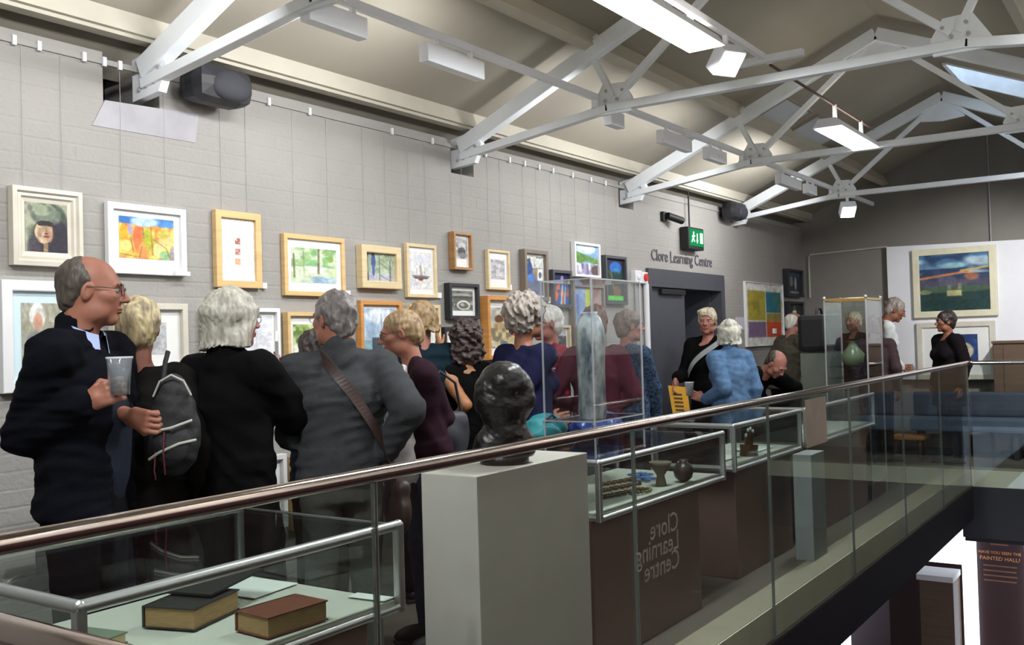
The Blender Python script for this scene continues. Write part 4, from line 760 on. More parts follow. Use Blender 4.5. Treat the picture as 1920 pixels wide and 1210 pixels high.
# ------------------------------------------------------------------ implicit-surface modelling for the figures
class SDF:
    def __init__(s, lo, hi, h):
        s.lo = np.array(lo, float); s.h = h; s.n = np.ceil((np.array(hi, float) - s.lo) / h).astype(int) + 1
        s.D = np.full(tuple(s.n), 0.3, np.float32)
        s.ax = [(s.lo[i] + h * np.arange(s.n[i])).astype(np.float32) for i in range(3)]
    def _blk(s, lo, hi):
        a = np.clip(np.floor((np.array(lo) - s.lo) / s.h).astype(int), 0, s.n); b = np.clip(np.ceil((np.array(hi) - s.lo) / s.h).astype(int) + 1, 0, s.n)
        sl = tuple(slice(a[i], b[i]) for i in range(3))
        if any(b[i] <= a[i] for i in range(3)): return None, None
        return sl, (s.ax[0][sl[0]][:, None, None], s.ax[1][sl[1]][None, :, None], s.ax[2][sl[2]][None, None, :])
    def _comb(s, sl, d, k, op):
        a = s.D[sl]
        if op == 'u':
            h = np.maximum(k - np.abs(a - d), 0) / k if k else 0; s.D[sl] = np.minimum(a, d) - (h * h * k * .25 if k else 0)
        elif op == 's':
            d = -d; h = np.maximum(k - np.abs(a - d), 0) / k; s.D[sl] = np.maximum(a, d) + h * h * k * .25
    def rc(s, a, b, ra, rb, k=.02, op='u', flat=None):
        a = np.array(a, float); b = np.array(b, float); m = max(ra, rb) + 2.2 * k + 2 * s.h
        sl, P = s._blk(np.minimum(a, b) - m, np.maximum(a, b) + m)
        if sl is None: return s
        ba = b - a; q = [P[i] - a[i] for i in range(3)]
        t = np.clip((q[0]*ba[0] + q[1]*ba[1] + q[2]*ba[2]) / max(ba @ ba, 1e-9), 0, 1)
        d = np.sqrt((q[0]-t*ba[0])**2 + (q[1]-t*ba[1])**2 + (q[2]-t*ba[2])**2) - (ra + (rb - ra) * t)
        s._comb(sl, d, k, op); return s
    def el(s, c, r, k=.02, op='u', R=None):
        c = np.array(c, float); r = np.array(r, float); m = (max(r) if R is not None else r) + 2.2 * k + 2 * s.h
        sl, P = s._blk(c - m, c + m)
        if sl is None: return s
        q = [P[i] - c[i] for i in range(3)]
        if R is not None: q = [sum(R[j][i] * q[j] for j in range(3)) for i in range(3)]
        u = [q[i] / r[i] for i in range(3)]; k0 = np.sqrt(u[0]**2 + u[1]**2 + u[2]**2); k1 = np.sqrt((u[0]/r[0])**2 + (u[1]/r[1])**2 + (u[2]/r[2])**2)
        s._comb(sl, k0 * (k0 - 1) / np.maximum(k1, 1e-6), k, op); return s
    def fr(s, c0, c1, r0, r1, k=.03, R=None, O=None):
        """elliptic frustum from c0 up to c1 in a frame rotated by R about O"""
        m = max(*r0, *r1) + .15 + 2 * k
        W0, W1 = (np.array(c0, float), np.array(c1, float))
        if R is not None: V = lambda p: np.array(O) + np.array(R) @ (np.array(p) - np.array(O))
        else: V = lambda p: p
        A, B = V(W0), V(W1); sl, P = s._blk(np.minimum(A, B) - m, np.maximum(A, B) + m)
        if sl is None: return s
        q = list(P)
        if R is not None: q = [P[i] - O[i] for i in range(3)]; q = [sum(R[j][i] * q[j] for j in range(3)) + O[i] for i in range(3)]
        t = np.clip((q[2] - W0[2]) / (W1[2] - W0[2]), 0, 1); cx = W0[0] + (W1[0]-W0[0])*t; cy = W0[1] + (W1[1]-W0[1])*t
        rx = r0[0] + (r1[0]-r0[0])*t; ry = r0[1] + (r1[1]-r0[1])*t
        u = np.sqrt(((q[0]-cx)/rx)**2 + ((q[1]-cy)/ry)**2); d = (u - 1) * np.minimum(rx, ry)
        dz = np.maximum(W0[2] - q[2], q[2] - W1[2]); s._comb(sl, np.maximum(d, dz), k, 'u'); return s
    def cut(s, n, o, k=0):
        """keep the side where (p-o).n > 0"""
        X, Y, Z = np.ix_(*s.ax); d = -((X - o[0]) * n[0] + (Y - o[1]) * n[1] + (Z - o[2]) * n[2]); h = np.maximum(k - np.abs(s.D - d), 0) / k if k else 0
        s.D = (np.maximum(s.D, d) + (h * h * k * .25 if k else 0)).astype(np.float32); return s
    def wrinkle(s, amp, freq, seed=0, st=(1, 1, 1)):
        r = np.random.RandomState(seed); X, Y, Z = np.ix_(*s.ax); f = 0
        for i in range(5):
            v = r.normal(size=3) * freq * np.array(st); f = f + np.sin(X * v[0] + Y * v[1] + Z * v[2] + r.uniform(0, 6.3) + 1.2 * np.sin(Z * freq * .6 + X * freq * r.uniform(-.5, .5)))
        s.D += (amp * .4 * f).astype(np.float32); return s
    def folds(s, amp, freq, seed=0):
        r = np.random.RandomState(seed); X, Y, Z = np.ix_(*s.ax); f = 0
        for i in range(3):
            v = r.normal(size=3) * freq * np.array((.5, .5, .9)); w = 1.6 * np.sin(X * freq * r.uniform(.2, .6) + Z * freq * r.uniform(.2, .5) + i) + 1.2 * np.sin(Y * freq * .5 + Z * freq * .35 + 2 * i)
            f = f + np.abs(np.sin(X * v[0] + Y * v[1] + Z * v[2] + w)) - .64
        s.D += (amp * f).astype(np.float32); return s
    def mesh(s):
        D = s.D; n = D.shape; S = D < 0
        c = np.zeros((n[0]-1, n[1]-1, n[2]-1), np.int8)
        for i in (0, 1):
            for j in (0, 1):
                for k in (0, 1): c += S[i:n[0]-1+i, j:n[1]-1+j, k:n[2]-1+k]
        act = (c > 0) & (c < 8); idx = -np.ones(act.shape, np.int64); I = np.argwhere(act); idx[act] = np.arange(len(I))
        acc = np.zeros((len(I), 3)); cnt = np.zeros(len(I))
        for ax in range(3):
            o = [a for a in range(3) if a != ax]
            for p in (0, 1):
                for q in (0, 1):
                    A = I.copy(); A[:, o[0]] += p; A[:, o[1]] += q; B = A.copy(); B[:, ax] += 1
                    da = D[A[:, 0], A[:, 1], A[:, 2]]; db = D[B[:, 0], B[:, 1], B[:, 2]]; m = (da < 0) != (db < 0)
                    t = da[m] / (da[m] - db[m]); P = A[m].astype(float); P[:, ax] += t; acc[m] += P; cnt[m] += 1
        V = s.lo + acc / cnt[:, None] * s.h; F = []
        for ax in range(3):
            o = [(ax + 1) % 3, (ax + 2) % 3]
            a = [slice(None)] * 3; b = [slice(None)] * 3; a[ax] = slice(0, -1); b[ax] = slice(1, None)
            for z in o: a[z] = slice(1, -1); b[z] = slice(1, -1)
            s0 = S[tuple(a)]; s1 = S[tuple(b)]
            for flip in (0, 1):
                E = np.argwhere(s0 & ~s1 if not flip else ~s0 & s1)
                if not len(E): continue
                E = E.copy()
                for z in o: E[:, z] += 1
                q = []
                for (p, r) in ((-1, -1), (0, -1), (0, 0), (-1, 0)):
                    G = E.copy(); G[:, o[0]] += p; G[:, o[1]] += r; q.append(idx[G[:, 0], G[:, 1], G[:, 2]])
                Q = np.stack(q, 1); F.append(Q[:, ::-1] if flip else Q)
        return V, (np.concatenate(F) if F else np.zeros((0, 4), int))
def nmesh(name, chunks, mats, parent=None, loc=None):
    """chunks: list of (V, F, material index or per-face array); one smooth mesh object"""
    V = np.concatenate([c[0] for c in chunks]); off = 0; Fs = []; mi = []
    for v, f, m in chunks: Fs.append(f + off); off += len(v); mi.append(np.full(len(f), m) if np.isscalar(m) else m)
    F = np.concatenate(Fs); me = bpy.data.meshes.new(name)
    me.vertices.add(len(V)); me.vertices.foreach_set('co', V.astype(np.float32).ravel()); me.loops.add(F.size); me.loops.foreach_set('vertex_index', F.astype(np.int32).ravel())
    me.polygons.add(len(F)); me.polygons.foreach_set('loop_start', np.arange(0, F.size, 4, dtype=np.int32)); me.polygons.foreach_set('loop_total', np.full(len(F), 4, np.int32))
    me.polygons.foreach_set('material_index', np.concatenate(mi).astype(np.int32)); me.polygons.foreach_set('use_smooth', np.ones(len(F), bool)); me.update(calc_edges=True); me.validate()
    for m in (mats if isinstance(mats, (list, tuple)) else [mats]): me.materials.append(m)
    o = bpy.data.objects.new(name, me); COL.objects.link(o)
    if parent is not None: o.parent = parent
    if loc is not None: o.location = loc
    return o
def rotm(yaw=0, pitch=0, roll=0):
    """yaw>0 turns to the figure's right, pitch>0 bows forward"""
    return np.array(Matrix.Rotation(-math.radians(yaw), 3, 'Z') @ Matrix.Rotation(-math.radians(pitch), 3, 'X') @ Matrix.Rotation(math.radians(roll), 3, 'Y'))
def place(chunk, M, o, sc=1.0): return (chunk[0] * sc) @ M.T + o, chunk[1], chunk[2]
def head_sdf(h, female=False, jaw=1.0, nose=1.0):
    s = SDF((-.1, -.125, -.2), (.1, .135, .135), h)
    s.el((0, -.018, .035), (.074, .097, .084), .01).el((0, .032, -.025), (.061 * jaw, .062, .083), .03).el((0, .066, -.093), (.024 * jaw, .02, .018), .025)
    for x in (-1, 1): s.el((x * .042, .055, -.014), (.022, .024, .02), .02); s.el((x * .048 * jaw, .018, -.072), (.016, .03, .024), .03)
    s.rc((-.036, .083, .027), (.036, .083, .027), .009, .009, .016)
    for x in (-1, 1): s.el((x * .031, .1, .008), (.019, .017, .011), .014, 's')
    s.rc((0, .086, .02), (0, .105 + .006 * nose, -.022), .007, .0115 * nose, .012)
    for x in (-1, 1): s.el((x * .0115, .1, -.026), (.008, .011, .007), .006)
    s.el((0, .0905, -.054), (.023, .0095, .0055), .004).el((0, .0885, -.0635), (.019, .0095, .0065), .004)
    s.rc((-.02, .099, -.0588), (.02, .099, -.0588), .0022, .0022, .004, 's')
    for x in (-1, 1):
        s.el((x * .077, -.006, -.002), (.008, .019, .031), .008, R=np.array(Matrix.Rotation(-.25, 3, 'X') @ Matrix.Rotation(x * .35, 3, 'Z')))
        s.el((x * .085, .0, 0), (.005, .010, .017), .006, 's')
    s.rc((0, -.022, -.04), (0, -.038, -.19), .05 if female else .058, .052 if female else .062, .03)
    return s
def hair_sdf(style, h, seed=1, L=.12, vol=0.0):
    s = SDF((-.16, -.17, -.24), (.16, .14, .17), h)
    if style == 'fringe': s.el((0, -.02, .036), (.0768, .0995, .0868), .01); s.el((0, -.06, -.03), (.06, .05, .05), .03)
    elif style in ('short', 'crop'):
        s.el((0, -.02, .038), (.082 + vol, .104 + vol, .092 + vol), .01); s.el((0, -.06, -.03), (.066, .052, .055), .03)
    elif style == 'curly':
        s.el((0, -.02, .04), (.1 + vol, .112 + vol, .1 + vol), .01); s.el((0, -.045, -.03), (.088, .075, .065), .03)
    elif style == 'bob':
        s.el((0, -.02, .038), (.086 + vol, .106 + vol, .094 + vol), .01); s.fr((0, -.03, -L), (0, -.015, .05), (.098 + vol, .092 + vol), (.088 + vol, .1 + vol), .03)
    elif style == 'wavy':
        s.el((0, -.02, .035), (.1, .112, .1), .01); s.el((0, -.03, -.075), (.108, .085, .12), .03)
    elif style == 'swept':
        s.el((0, -.015, .042), (.086, .108, .094), .01); s.el((.02, .05, .095), (.06, .05, .028), .03); s.el((0, -.06, -.03), (.07, .055, .06), .03)
    elif style == 'tied':
        s.el((0, -.02, .036), (.08, .102, .09), .01); s.el((0, -.075, -.02), (.06, .05, .055), .03)
    if style != 'tied' and style != 'fringe': cu = style in ('curly', 'wavy'); s.wrinkle(.010 if cu else .0055 if style not in ('fringe', 'bob') else .0018 if style == 'fringe' else .0075, 92 if cu else 70, seed, (1, 1, 1) if cu else (1, 1, .35)); s.wrinkle(.0025, 170, seed + 5, (1, 1, .25))
    else: s.wrinkle(.0022, 150, seed, (1, 1, .3))
    # open the face
    if style == 'bob': s.el((0, .09, -.055), (.066, .085, .115), .01, 's'); s.rc((0, .1, -.1), (0, .1, -.25), .09, .1, .01, 's')
    elif style == 'fringe':                                    # receding hairline or bald crown, hair on the sides and back
        s.cut((0, -1, -.55), (0, .022, .03), .03); s.cut((0, -.3, 1), (0, 0, -.05)); s.el((0, .1, -.06), (.1, .085, .1), .01, 's')
        for x in (-1, 1): s.el((x * .09, .0, -.02), (.03, .022, .04), .008, 's')
        if L > .3: s.el((0, .0, .13), (.07, .095, .055), .02, 's')
    elif style == 'wavy': s.el((0, .1, -.06), (.07, .085, .12), .01, 's'); s.rc((0, .1, -.1), (0, .1, -.25), .08, .09, .01, 's')
    elif style == 'tied': s.el((0, .105, -.04), (.085, .09, .115), .008, 's'); s.cut((0, -.5, 1), (0, 0, -.075))
    else:
        s.el((0, .1, -.05), (.078, .088, .112), .01, 's'); s.cut((0, -.55, 1), (0, 0, -.07))
        for x in (-1, 1): s.el((x * .09, .0, -.03), (.03, .024, .04), .008, 's')
    return s
EYE_W = mat('eye_white', '#8f8078', .5, var=.02); EYE_I = mat('eye_iris', '#3b2f28', .2)
def hand_chunks(h, w, d, palm_n, pose, side):
    """w wrist, d direction wrist->fingertips, palm_n palm normal; five separate fingers"""
    d = d / np.linalg.norm(d); palm_n = palm_n - d * (palm_n @ d); palm_n = palm_n / max(np.linalg.norm(palm_n), 1e-6); x = np.cross(d, palm_n)   # x across the palm
    th = 1.0 if side > 0 else -1.0
    lo = w - .2; hi = w + .2; lo = np.minimum(w, w + d * .2) - .075; hi = np.maximum(w, w + d * .2) + .075
    s = SDF(lo, hi, h)
    s.rc(w - d * .02, w + d * .045, .024, .024, .012)
    for k in range(4): a = (1.5 - k) * .019 * th; s.rc(w + d * .03 + x * a * .7, w + d * .085 + x * a, .015, .0115, .012)
    curl = {'relaxed': .35, 'grip': .85, 'fist': 1.25, 'flat': .08, 'point': .25}[pose]
    for k in range(4):
        Lf = (.072, .08, .074, .06)[k]; p = w + d * .088 + x * (1.5 - k) * .0205 * th; ang = curl * .55
        cu = curl * (1 + .12 * k) if not (pose == 'point' and k == 0) else .1
        for sgm, fr_ in enumerate((.45, .32, .23)):
            dirv = d * math.cos(ang) + palm_n * math.sin(ang); q = p + dirv * Lf * fr_; r = (.0092, .0085, .0075)[sgm]; s.rc(p, q, r, r * .92, .004); p = q; ang += cu
    tx = x * th
    b = w + d * .025 + tx * .022 + palm_n * .006; m1 = b + d * .035 + tx * .026 + palm_n * .02; m2 = m1 + d * .03 + tx * (.004 - .02 * (pose in ('grip', 'fist'))) + palm_n * .014
    s.rc(b, m1, .014, .0105, .01).rc(m1, m2, .0105, .008, .004)
    V, F = s.mesh(); return V, F
def solve_arm(S, Wt, pole, l1, l2):
    v = Wt - S; L = np.linalg.norm(v); L2 = min(L, (l1 + l2) * .995); L2 = max(L2, abs(l1 - l2) + .02); u = v / L; Wt = S + u * L2
    a = (l1*l1 - l2*l2 + L2*L2) / (2 * L2); hgt = math.sqrt(max(l1*l1 - a*a, 0)); pv = pole - S; pv = pv - u * (pv @ u); n = np.linalg.norm(pv); pv = pv / n if n > 1e-5 else np.array([0, -1, 0.])
    return S + u * a + pv * hgt, Wt
SKIN = lambda n, c: mat('skin_' + n, c, .55, var=.1, scale=30, bump=.05)
CL = lambda n, c, c2=None, sc=25, b=.25: mat('cloth_' + n, c, .9, var=.12, scale=sc, bump=b, bscale=180, spec=.08, col2=c2)
HR = lambda n, c, c2: mat('hair_' + n, c, .5, scale=45, stretch=(1, 1, .25), col2=c2, bump=.3, bscale=120)
def person(label, u, v, Y, face, hair, skin, top, bottom, head=None, hp=0, lean=0, H=None, hem=.90, bulk=.02, female=True, arms=(None, None), style='short', hairp={}, coat=None, sleeves=True, neck='crew', fine=.004, glasses=None, skirt=None, wr=.0026, hroll=0, shw=None, name='person', puffy=0, openf=0):
    """u,v pixel of the crown in the photograph used to find where on the floor the visitor stands; face = turn from the line of sight (0 away, 90 to the right)"""
    wtop = onY(u, v, Y); vd = Vector((wtop.x, wtop.y, 0)).normalized(); rt = Vector((vd.y, -vd.x, 0))
    hv = vd * math.cos(math.radians(face)) + rt * math.sin(math.radians(face)); rz_ = math.atan2(hv.y, hv.x) - math.pi / 2
    head_y = (face if head is None else head) - face
    Rl = rotm(0, lean); O = np.array([0, 0, .95]); up = lambda p: O + Rl @ (np.array(p, float) - O)
    Rh = rotm(head_y, lean * .45 + hp, hroll)
    nb = up((0, -.01, 1.47)); hc = nb + Rh @ np.array([0, .03, .155])                  # neck base, head centre
    topz = (hc + Rh @ np.array([0, 0, .125]))[2]
    sc = (H / 1.75) if H else wtop.z / topz
    crown = hc + Rh @ np.array([0, -.01, .1]); cr = Matrix.Rotation(rz_, 3, 'Z') @ Vector((crown[0], crown[1], 0)) * sc
    root = thing(name, label, 'person', (wtop.x - cr.x, wtop.y - cr.y, 0), 'visitors at the exhibition opening', rz_)
    root.scale = (sc, sc, sc)
    Minv = (Matrix.Translation(root.location) @ Matrix.Rotation(rz_, 4, 'Z') @ Matrix.Scale(sc, 4)).inverted()
    dep0 = (RW.transposed() @ (Vector((root.location.x, root.location.y, 1.4)) - CAM)).z
    def wp(px): q = Minv @ (CAM + ray(px[0], px[1]) * (dep0 + px[2])); return np.array(q)
    sw = shw or (.155 if female else .185); hw = .095
    # limbs
    arm = []
    for i, sd in enumerate((1, -1)):
        S = up((sd * sw, 0, 1.41)); a = arms[i]
        if a is None: E, Wr = solve_arm(S, up((sd * (sw + .075), .03, .90)), up((sd * (sw + .12), -.15, 1.1)), .285, .25); tip = Wr + np.array([0, .02, -.17]); pose = 'relaxed'
        else: E, Wr = solve_arm(S, wp(a[0]), wp(a[1]), .285, .25); tip = wp(a[2]); pose = a[3]
        arm.append((sd, S, E, Wr, tip, pose))
    # ---- body: one mesh (coarse trunk and limbs under the clothes, fine head and hands)
    b = SDF((-.62, -.75, -.01), (.62, .95, 1.62), .024 if fine > .004 else .02)
    b.el((0, 0, .96), (.15, .105, .12), .03).el(up((0, 0, 1.12)), (.125, .09, .14), .05).el(up((0, 0, 1.3)), (.15, .1, .16), .05).rc(up((-sw * .8, -.01, 1.41)), up((sw * .8, -.01, 1.41)), .05, .05, .05)
    b.rc(nb, nb + Rh @ np.array([0, .0, .07]), .052, .05, .03)
    for sd, S, E, Wr, tip, pose in arm: b.rc(S, E, .046, .038, .03).rc(E, Wr, .036, .025, .015)
    for sd in (1, -1): b.rc((sd * hw, 0, .9), (sd * .1, .015, .5), .072, .05, .03).rc((sd * .1, .015, .5), (sd * .105, -.02, .09), .05, .036, .02)
    ch = [(*b.mesh(), 0)]
    hs = head_sdf(fine, female, .93 if female else 1.03).mesh(); fc = hs[0][hs[1]].mean(1)
    lip = (np.abs(fc[:, 0]) < .021) & (fc[:, 2] < -.049) & (fc[:, 2] > -.070) & (fc[:, 1] > .086)
    ch.append(place((*hs, np.where(lip, 1, 0)), Rh, hc))
    for sd, S, E, Wr, tip, pose in arm:
        dv = tip - Wr; fa = Wr - E; pn = np.cross(dv, np.array([0, 0, 1.0])) if abs(dv[2]) < .9 * np.linalg.norm(dv) else np.array([-sd, 0.3, 0]); 
        cen = up((0, .15, 1.15)) - Wr
        if pn @ cen < 0: pn = -pn
        ch.append((*hand_chunks(fine, Wr, dv, pn, pose, sd), 0))
    lipm = mat(skin.name + '_lips', tuple(np.array(skin['c']) * np.array((.86, .66, .66))), .45)
    nmesh('body', ch, [skin, lipm], root)
    # eyes, brows
    m = MB()
    for x in (-1, 1):
        m.ell((x * .031, .0775, .008), (.0125, .0125, .0115), 0, 10); m.ell((x * .031, .0875, .008), (.0058, .0035, .0058), 1, 8)
    o = m.build('eyes', [EYE_W, EYE_I], root, off=(0, 0, 0)); o.matrix_local = Matrix.Translation(Vector(hc)) @ Matrix(Rh.tolist()).to_4x4()
    m = MB()
    for x in (-1, 1): m.tube([(x * .016, .0935, .026), (x * .032, .0925, .031), (x * .046, .083, .027)], [.0035, .004, .0025], 6)
    o = m.build('eyebrows', hair, root, off=(0, 0, 0)); o.matrix_local = Matrix.Translation(Vector(hc)) @ Matrix(Rh.tolist()).to_4x4()
    if style: nmesh('hair', [place((*hair_sdf(style, fine * 1.1, int(u), **hairp).mesh(), 0), Rh, hc)], hair, root)
    if glasses:
        m = MB()
        for x in (-1, 1):
            m.tube([(x * .033 + .021 * math.cos(t_), .104 - .1 * abs(x * .033 + .021 * math.cos(t_)) , .006 + .016 * math.sin(t_)) for t_ in np.linspace(0, 6.283, 15)], .0014, 5, cap=False)
            m.tube([(x * .053, .098, .012), (x * .077, .04, .014), (x * .083, -.01, .012)], .0014, 5)
        m.tube([(-.012, .104, .012), (0, .107, .014), (.012, .104, .012)], .0014, 5)
        o = m.build('glasses', glasses, root, off=(0, 0, 0)); o.matrix_local = Matrix.Translation(Vector(hc)) @ Matrix(Rh.tolist()).to_4x4()
    # ---- trousers / skirt with shoes
    hz = min(hem, .93)
    t = SDF((-.3, -.3, .0), (.3, .35, 1.08), .02)
    t.fr((0, 0, .84), (0, .0, 1.03), (.165, .125), (.15, .115), .04)
    if skirt: t.fr((0, 0, skirt), (0, 0, .9), (.21, .18), (.17, .13), .04)
    for sd in (1, -1): t.rc((sd * hw, 0, .88), (sd * .1, .015, .5), .088, .068, .03).rc((sd * .1, .015, .5), (sd * .105, -.02, .08), .066, .058, .02)
    t.folds(.004, 34, int(u) + 2); t.cut((0, 0, 1), (0, 0, .06)); nmesh('skirt' if skirt else 'trousers', [(*t.mesh(), 0)], bottom, root)
    for sd in (1, -1):
        sh = MB(); sh.ell((sd * .108, .05, .045), (.045, .13, .048), n=12); sh.box((sd * .108 - .04, -.075, 0), (sd * .108 + .04, .17, .022), bev=.008); sh.build('shoe', M_black, root, off=(0, 0, 0))
    # ---- upper garment
    g = SDF((-.68, -.8, .2 if coat else .6), (.68, .95, 1.62), .010 if fine < .0045 else .0125); B = bulk; R_, O_ = Rl, O; B = B * .6
    zt = coat if coat else hem
    g.fr((0, .0, zt), (0, 0, 1.06), (.17 + B + (.03 if coat else .0), .125 + B + (.03 if coat else 0)), (.145 + B, .108 + B), .03, R_ if not coat else None, O_)
    g.fr((0, 0, 1.02), (0, 0, 1.27), (.145 + B, .108 + B), (sw - .01 + B * .8, .115 + B), .03, R_, O_)
    g.el(up((0, -.005, 1.29)), (sw + B * .8, .112 + B, .15), .03)
    g.rc(up((-sw * .8, -.012, 1.405)), up((sw * .8, -.012, 1.405)), .052 + B * .6, .052 + B * .6, .03)
    for x in (-1, 1): g.rc(up((x * .03, -.01, 1.455)), up((x * sw * .85, -.01, 1.425)), .045 + B * .3, .045 + B * .4, .03)
    if female: 
        for x in (-1, 1): g.el(up((x * .075, .1 + B * .5, 1.25)), (.07, .06, .07), .05)
    for sd, S, E, Wr, tip, pose in arm:
        if sleeves is True: e = Wr - (Wr - E) / np.linalg.norm(Wr - E) * .015; g.rc(S, E, .054 + B, .047 + B * .8, .02).rc(E, e, .048 + B * .8, .036 + B * .7, .02)
        elif sleeves == 'mid': g.rc(S, E, .058 + B, .05 + B, .03).rc(E, E + (Wr - E) * .4, .048 + B, .044 + B, .02)
        elif sleeves == 'none': pass
    if sleeves == 'none':
        for sd, S, E, Wr, tip, pose in arm: g.rc(S + (S - E) * -.0 + np.array([sd * .05, 0, .02]), E + np.array([sd * .03, 0, 0]), .05, .05, .015, 's')
    if neck == 'stand': g.rc(nb + Rl @ np.array([0, -.018, -.03]), nb + Rl @ np.array([0, -.012, .035]), .078, .07, .02); g.rc(nb + Rl @ np.array([0, .02, .03]), nb + Rl @ np.array([0, .02, .12]), .055, .075, .01, 's')
    elif neck == 'vee': g.rc(nb + Rl @ np.array([0, .06, .04]), up((0, .16, 1.33)), .055, .03, .01, 's')
    elif neck == 'wide': g.rc(nb + Rl @ np.array([-.06, .0, .05]), nb + Rl @ np.array([.06, .0, .05]), .062, .062, .01, 's')
    else: g.rc(nb + Rl @ np.array([0, .02, .05]), nb + Rl @ np.array([0, .035, .02]), .058, .058, .008, 's')
    if openf: g.rc(up((0, .2, 1.44)), up((0, .2, hem - .02)), openf, openf * 1.2, .015, 's')
    if puffy: X, Y_, Z = np.ix_(*g.ax); g.D += (puffy * np.sin(Z * 95)).astype(np.float32)
    g.wrinkle(wr * .6, 24, int(u) + 9, (.6, .6, 1.3)).folds(wr * 1.25, 30, int(u) + 3)
    if not lean: g.cut((0, 0, 1), (0, 0, zt))
    nmesh('coat' if coat else 'top', [(*g.mesh(), 0)], top, root)
    root['sc'] = sc
    del root['sc']
    return dict(root=root, M=Minv.inverted(), hc=hc, Rh=Rh, up=up, nb=nb, arm=arm, Rl=Rl, wp=wp, dep=dep0, sc=sc, Minv=Minv)
def wm(P, p): return P['M'] @ Vector(p)                        # figure space -> world
def child(P, mb, name, mats):
    o = mb.build(name, mats, P['root'], off=(0, 0, 0)); return o
def SK(n, c):
    m = SKIN(n, c); m['c'] = hexl(c); return m
# ------------------------------------------------------------------ visitors
S_fair = SK('fair', '#935f4c'); S_pink = SK('pink', '#9b6557'); S_tan = SK('tan', '#7f4f38'); S_olive = SK('olive', '#a06b45')
H_grey = HR('grey', '#c9c6b8', '#8f8b80'); H_white = HR('white', '#d9d6cc', '#b4afa4'); H_blond = HR('blond', '#d6c494', '#6e6256'); H_dkgrey = HR('dark_grey', '#5a5453', '#86807c'); H_dark = HR('dark_brown', '#2a1f1e', '#40302c'); H_fair = HR('light_brown', '#a58a63', '#6f5840')
H_curl = HR('curly_grey', '#a39a90', '#6b6058'); H_red = HR('red_brown', '#6e4530', '#46291f'); H_brgrey = HR('brown_grey', '#7a685c', '#4f423b'); H_short = HR('cropped_grey', '#51493f', '#38322b'); H_ash = HR('ash', '#cfc1a5', '#8d7f6a'); H_bk = HR('black_brown', '#332722', '#1d1715')
C_navy = CL('navy_fleece', '#0a0b12'); C_char = CL('charcoal_knit', '#181615'); C_coat = CL('black_coat', '#0b0a0b'); C_fleece = CL('grey_fleece', '#3d3f41'); C_maroon = CL('maroon_cardigan', '#291820'); C_teal = CL('teal_puffer', '#13232b'); C_black = CL('black_top', '#0c0b0c'); C_nsw = CL('navy_sweater', '#1b1c37'); C_red = CL('dark_red_top', '#8a2637'); C_mar2 = CL('plum_sweater', '#4a1f2c'); C_dot = CL('navy_print', '#161c2b', '#465a73', 55, .2)
C_denim = CL('denim_shirt', '#587494', '#465e7d'); C_olive = CL('olive_jacket', '#4a463c'); C_white = CL('white_shirt', '#cfd3d2'); C_brown = CL('brown_plum_top', '#4d3d40'); C_dk = CL('dark_trousers', '#121114'); C_jean = CL('blue_jeans', '#39465a'); C_grtr = CL('grey_trousers', '#4d4e4a'); C_dcoat = CL('dark_plum_coat', '#161215'); C_knit = CL('blue_grey_knit', '#232833', sc=60)
M_glassrim = mat('glasses_metal', '#4a4442', .3, .8, var=.02)
M_cup = glass('clear_plastic_cup', (.86, .88, .9), 1.4, .05, .14, (.75, .78, .8))
def cup(P, hand_tip, label, r=.034, h=.12, tilt=(0, 0, 0), dz=-.03, off=(0, 0, 0)):
    c = wm(P, hand_tip) + Vector(off)
    t = thing('plastic_cup', label, 'cup', (c.x, c.y, c.z + dz), 'clear plastic drink cups held by visitors')
    MB().lathe((c.x, c.y, c.z + dz), [(r * .78, .002), (r * .8, 0), (r, h), (r * 1.04, h + .002), (r * .97, h - .001), (r * .76, .006), (0.001, .006)], 22, cap=False).build('cup', M_cup, t)
    MB().lathe((c.x, c.y, c.z + dz), [(r * 1.04, h - .004), (r * 1.07, h), (r * 1.04, h + .003), (r * .98, h + .001)], 22, cap=False).build('rim', mat('cup_rim', '#b9bec4', .3), t)
    return t
def collar(P, m, name='shirt_collar', r0=.062, r1=.078, z0=.04, z1=-.01, gap=25, tipdrop=.05):
    vs = []; n = 22
    for i in range(n + 1):
        a = math.radians(90 + gap + (360 - 2 * gap) * i / n); e = abs(i / n - .5) * 2; d = tipdrop * max(0, e - .7) / .3
        for (r, z) in ((r0, z0), (r0 + .006, z0 + .003), (r1, z1 - d)): vs.append(P['nb'] + P['Rl'] @ np.array([r * math.cos(a), r * math.sin(a) * 1.0 + .0 + .01, z - .035 * max(0, math.sin(a))]))
    fs = [(i*3+k, (i+1)*3+k, (i+1)*3+k+1, i*3+k+1) for i in range(n) for k in range(2)]
    return child(P, MB().add(vs, fs, 0, True), name, m)
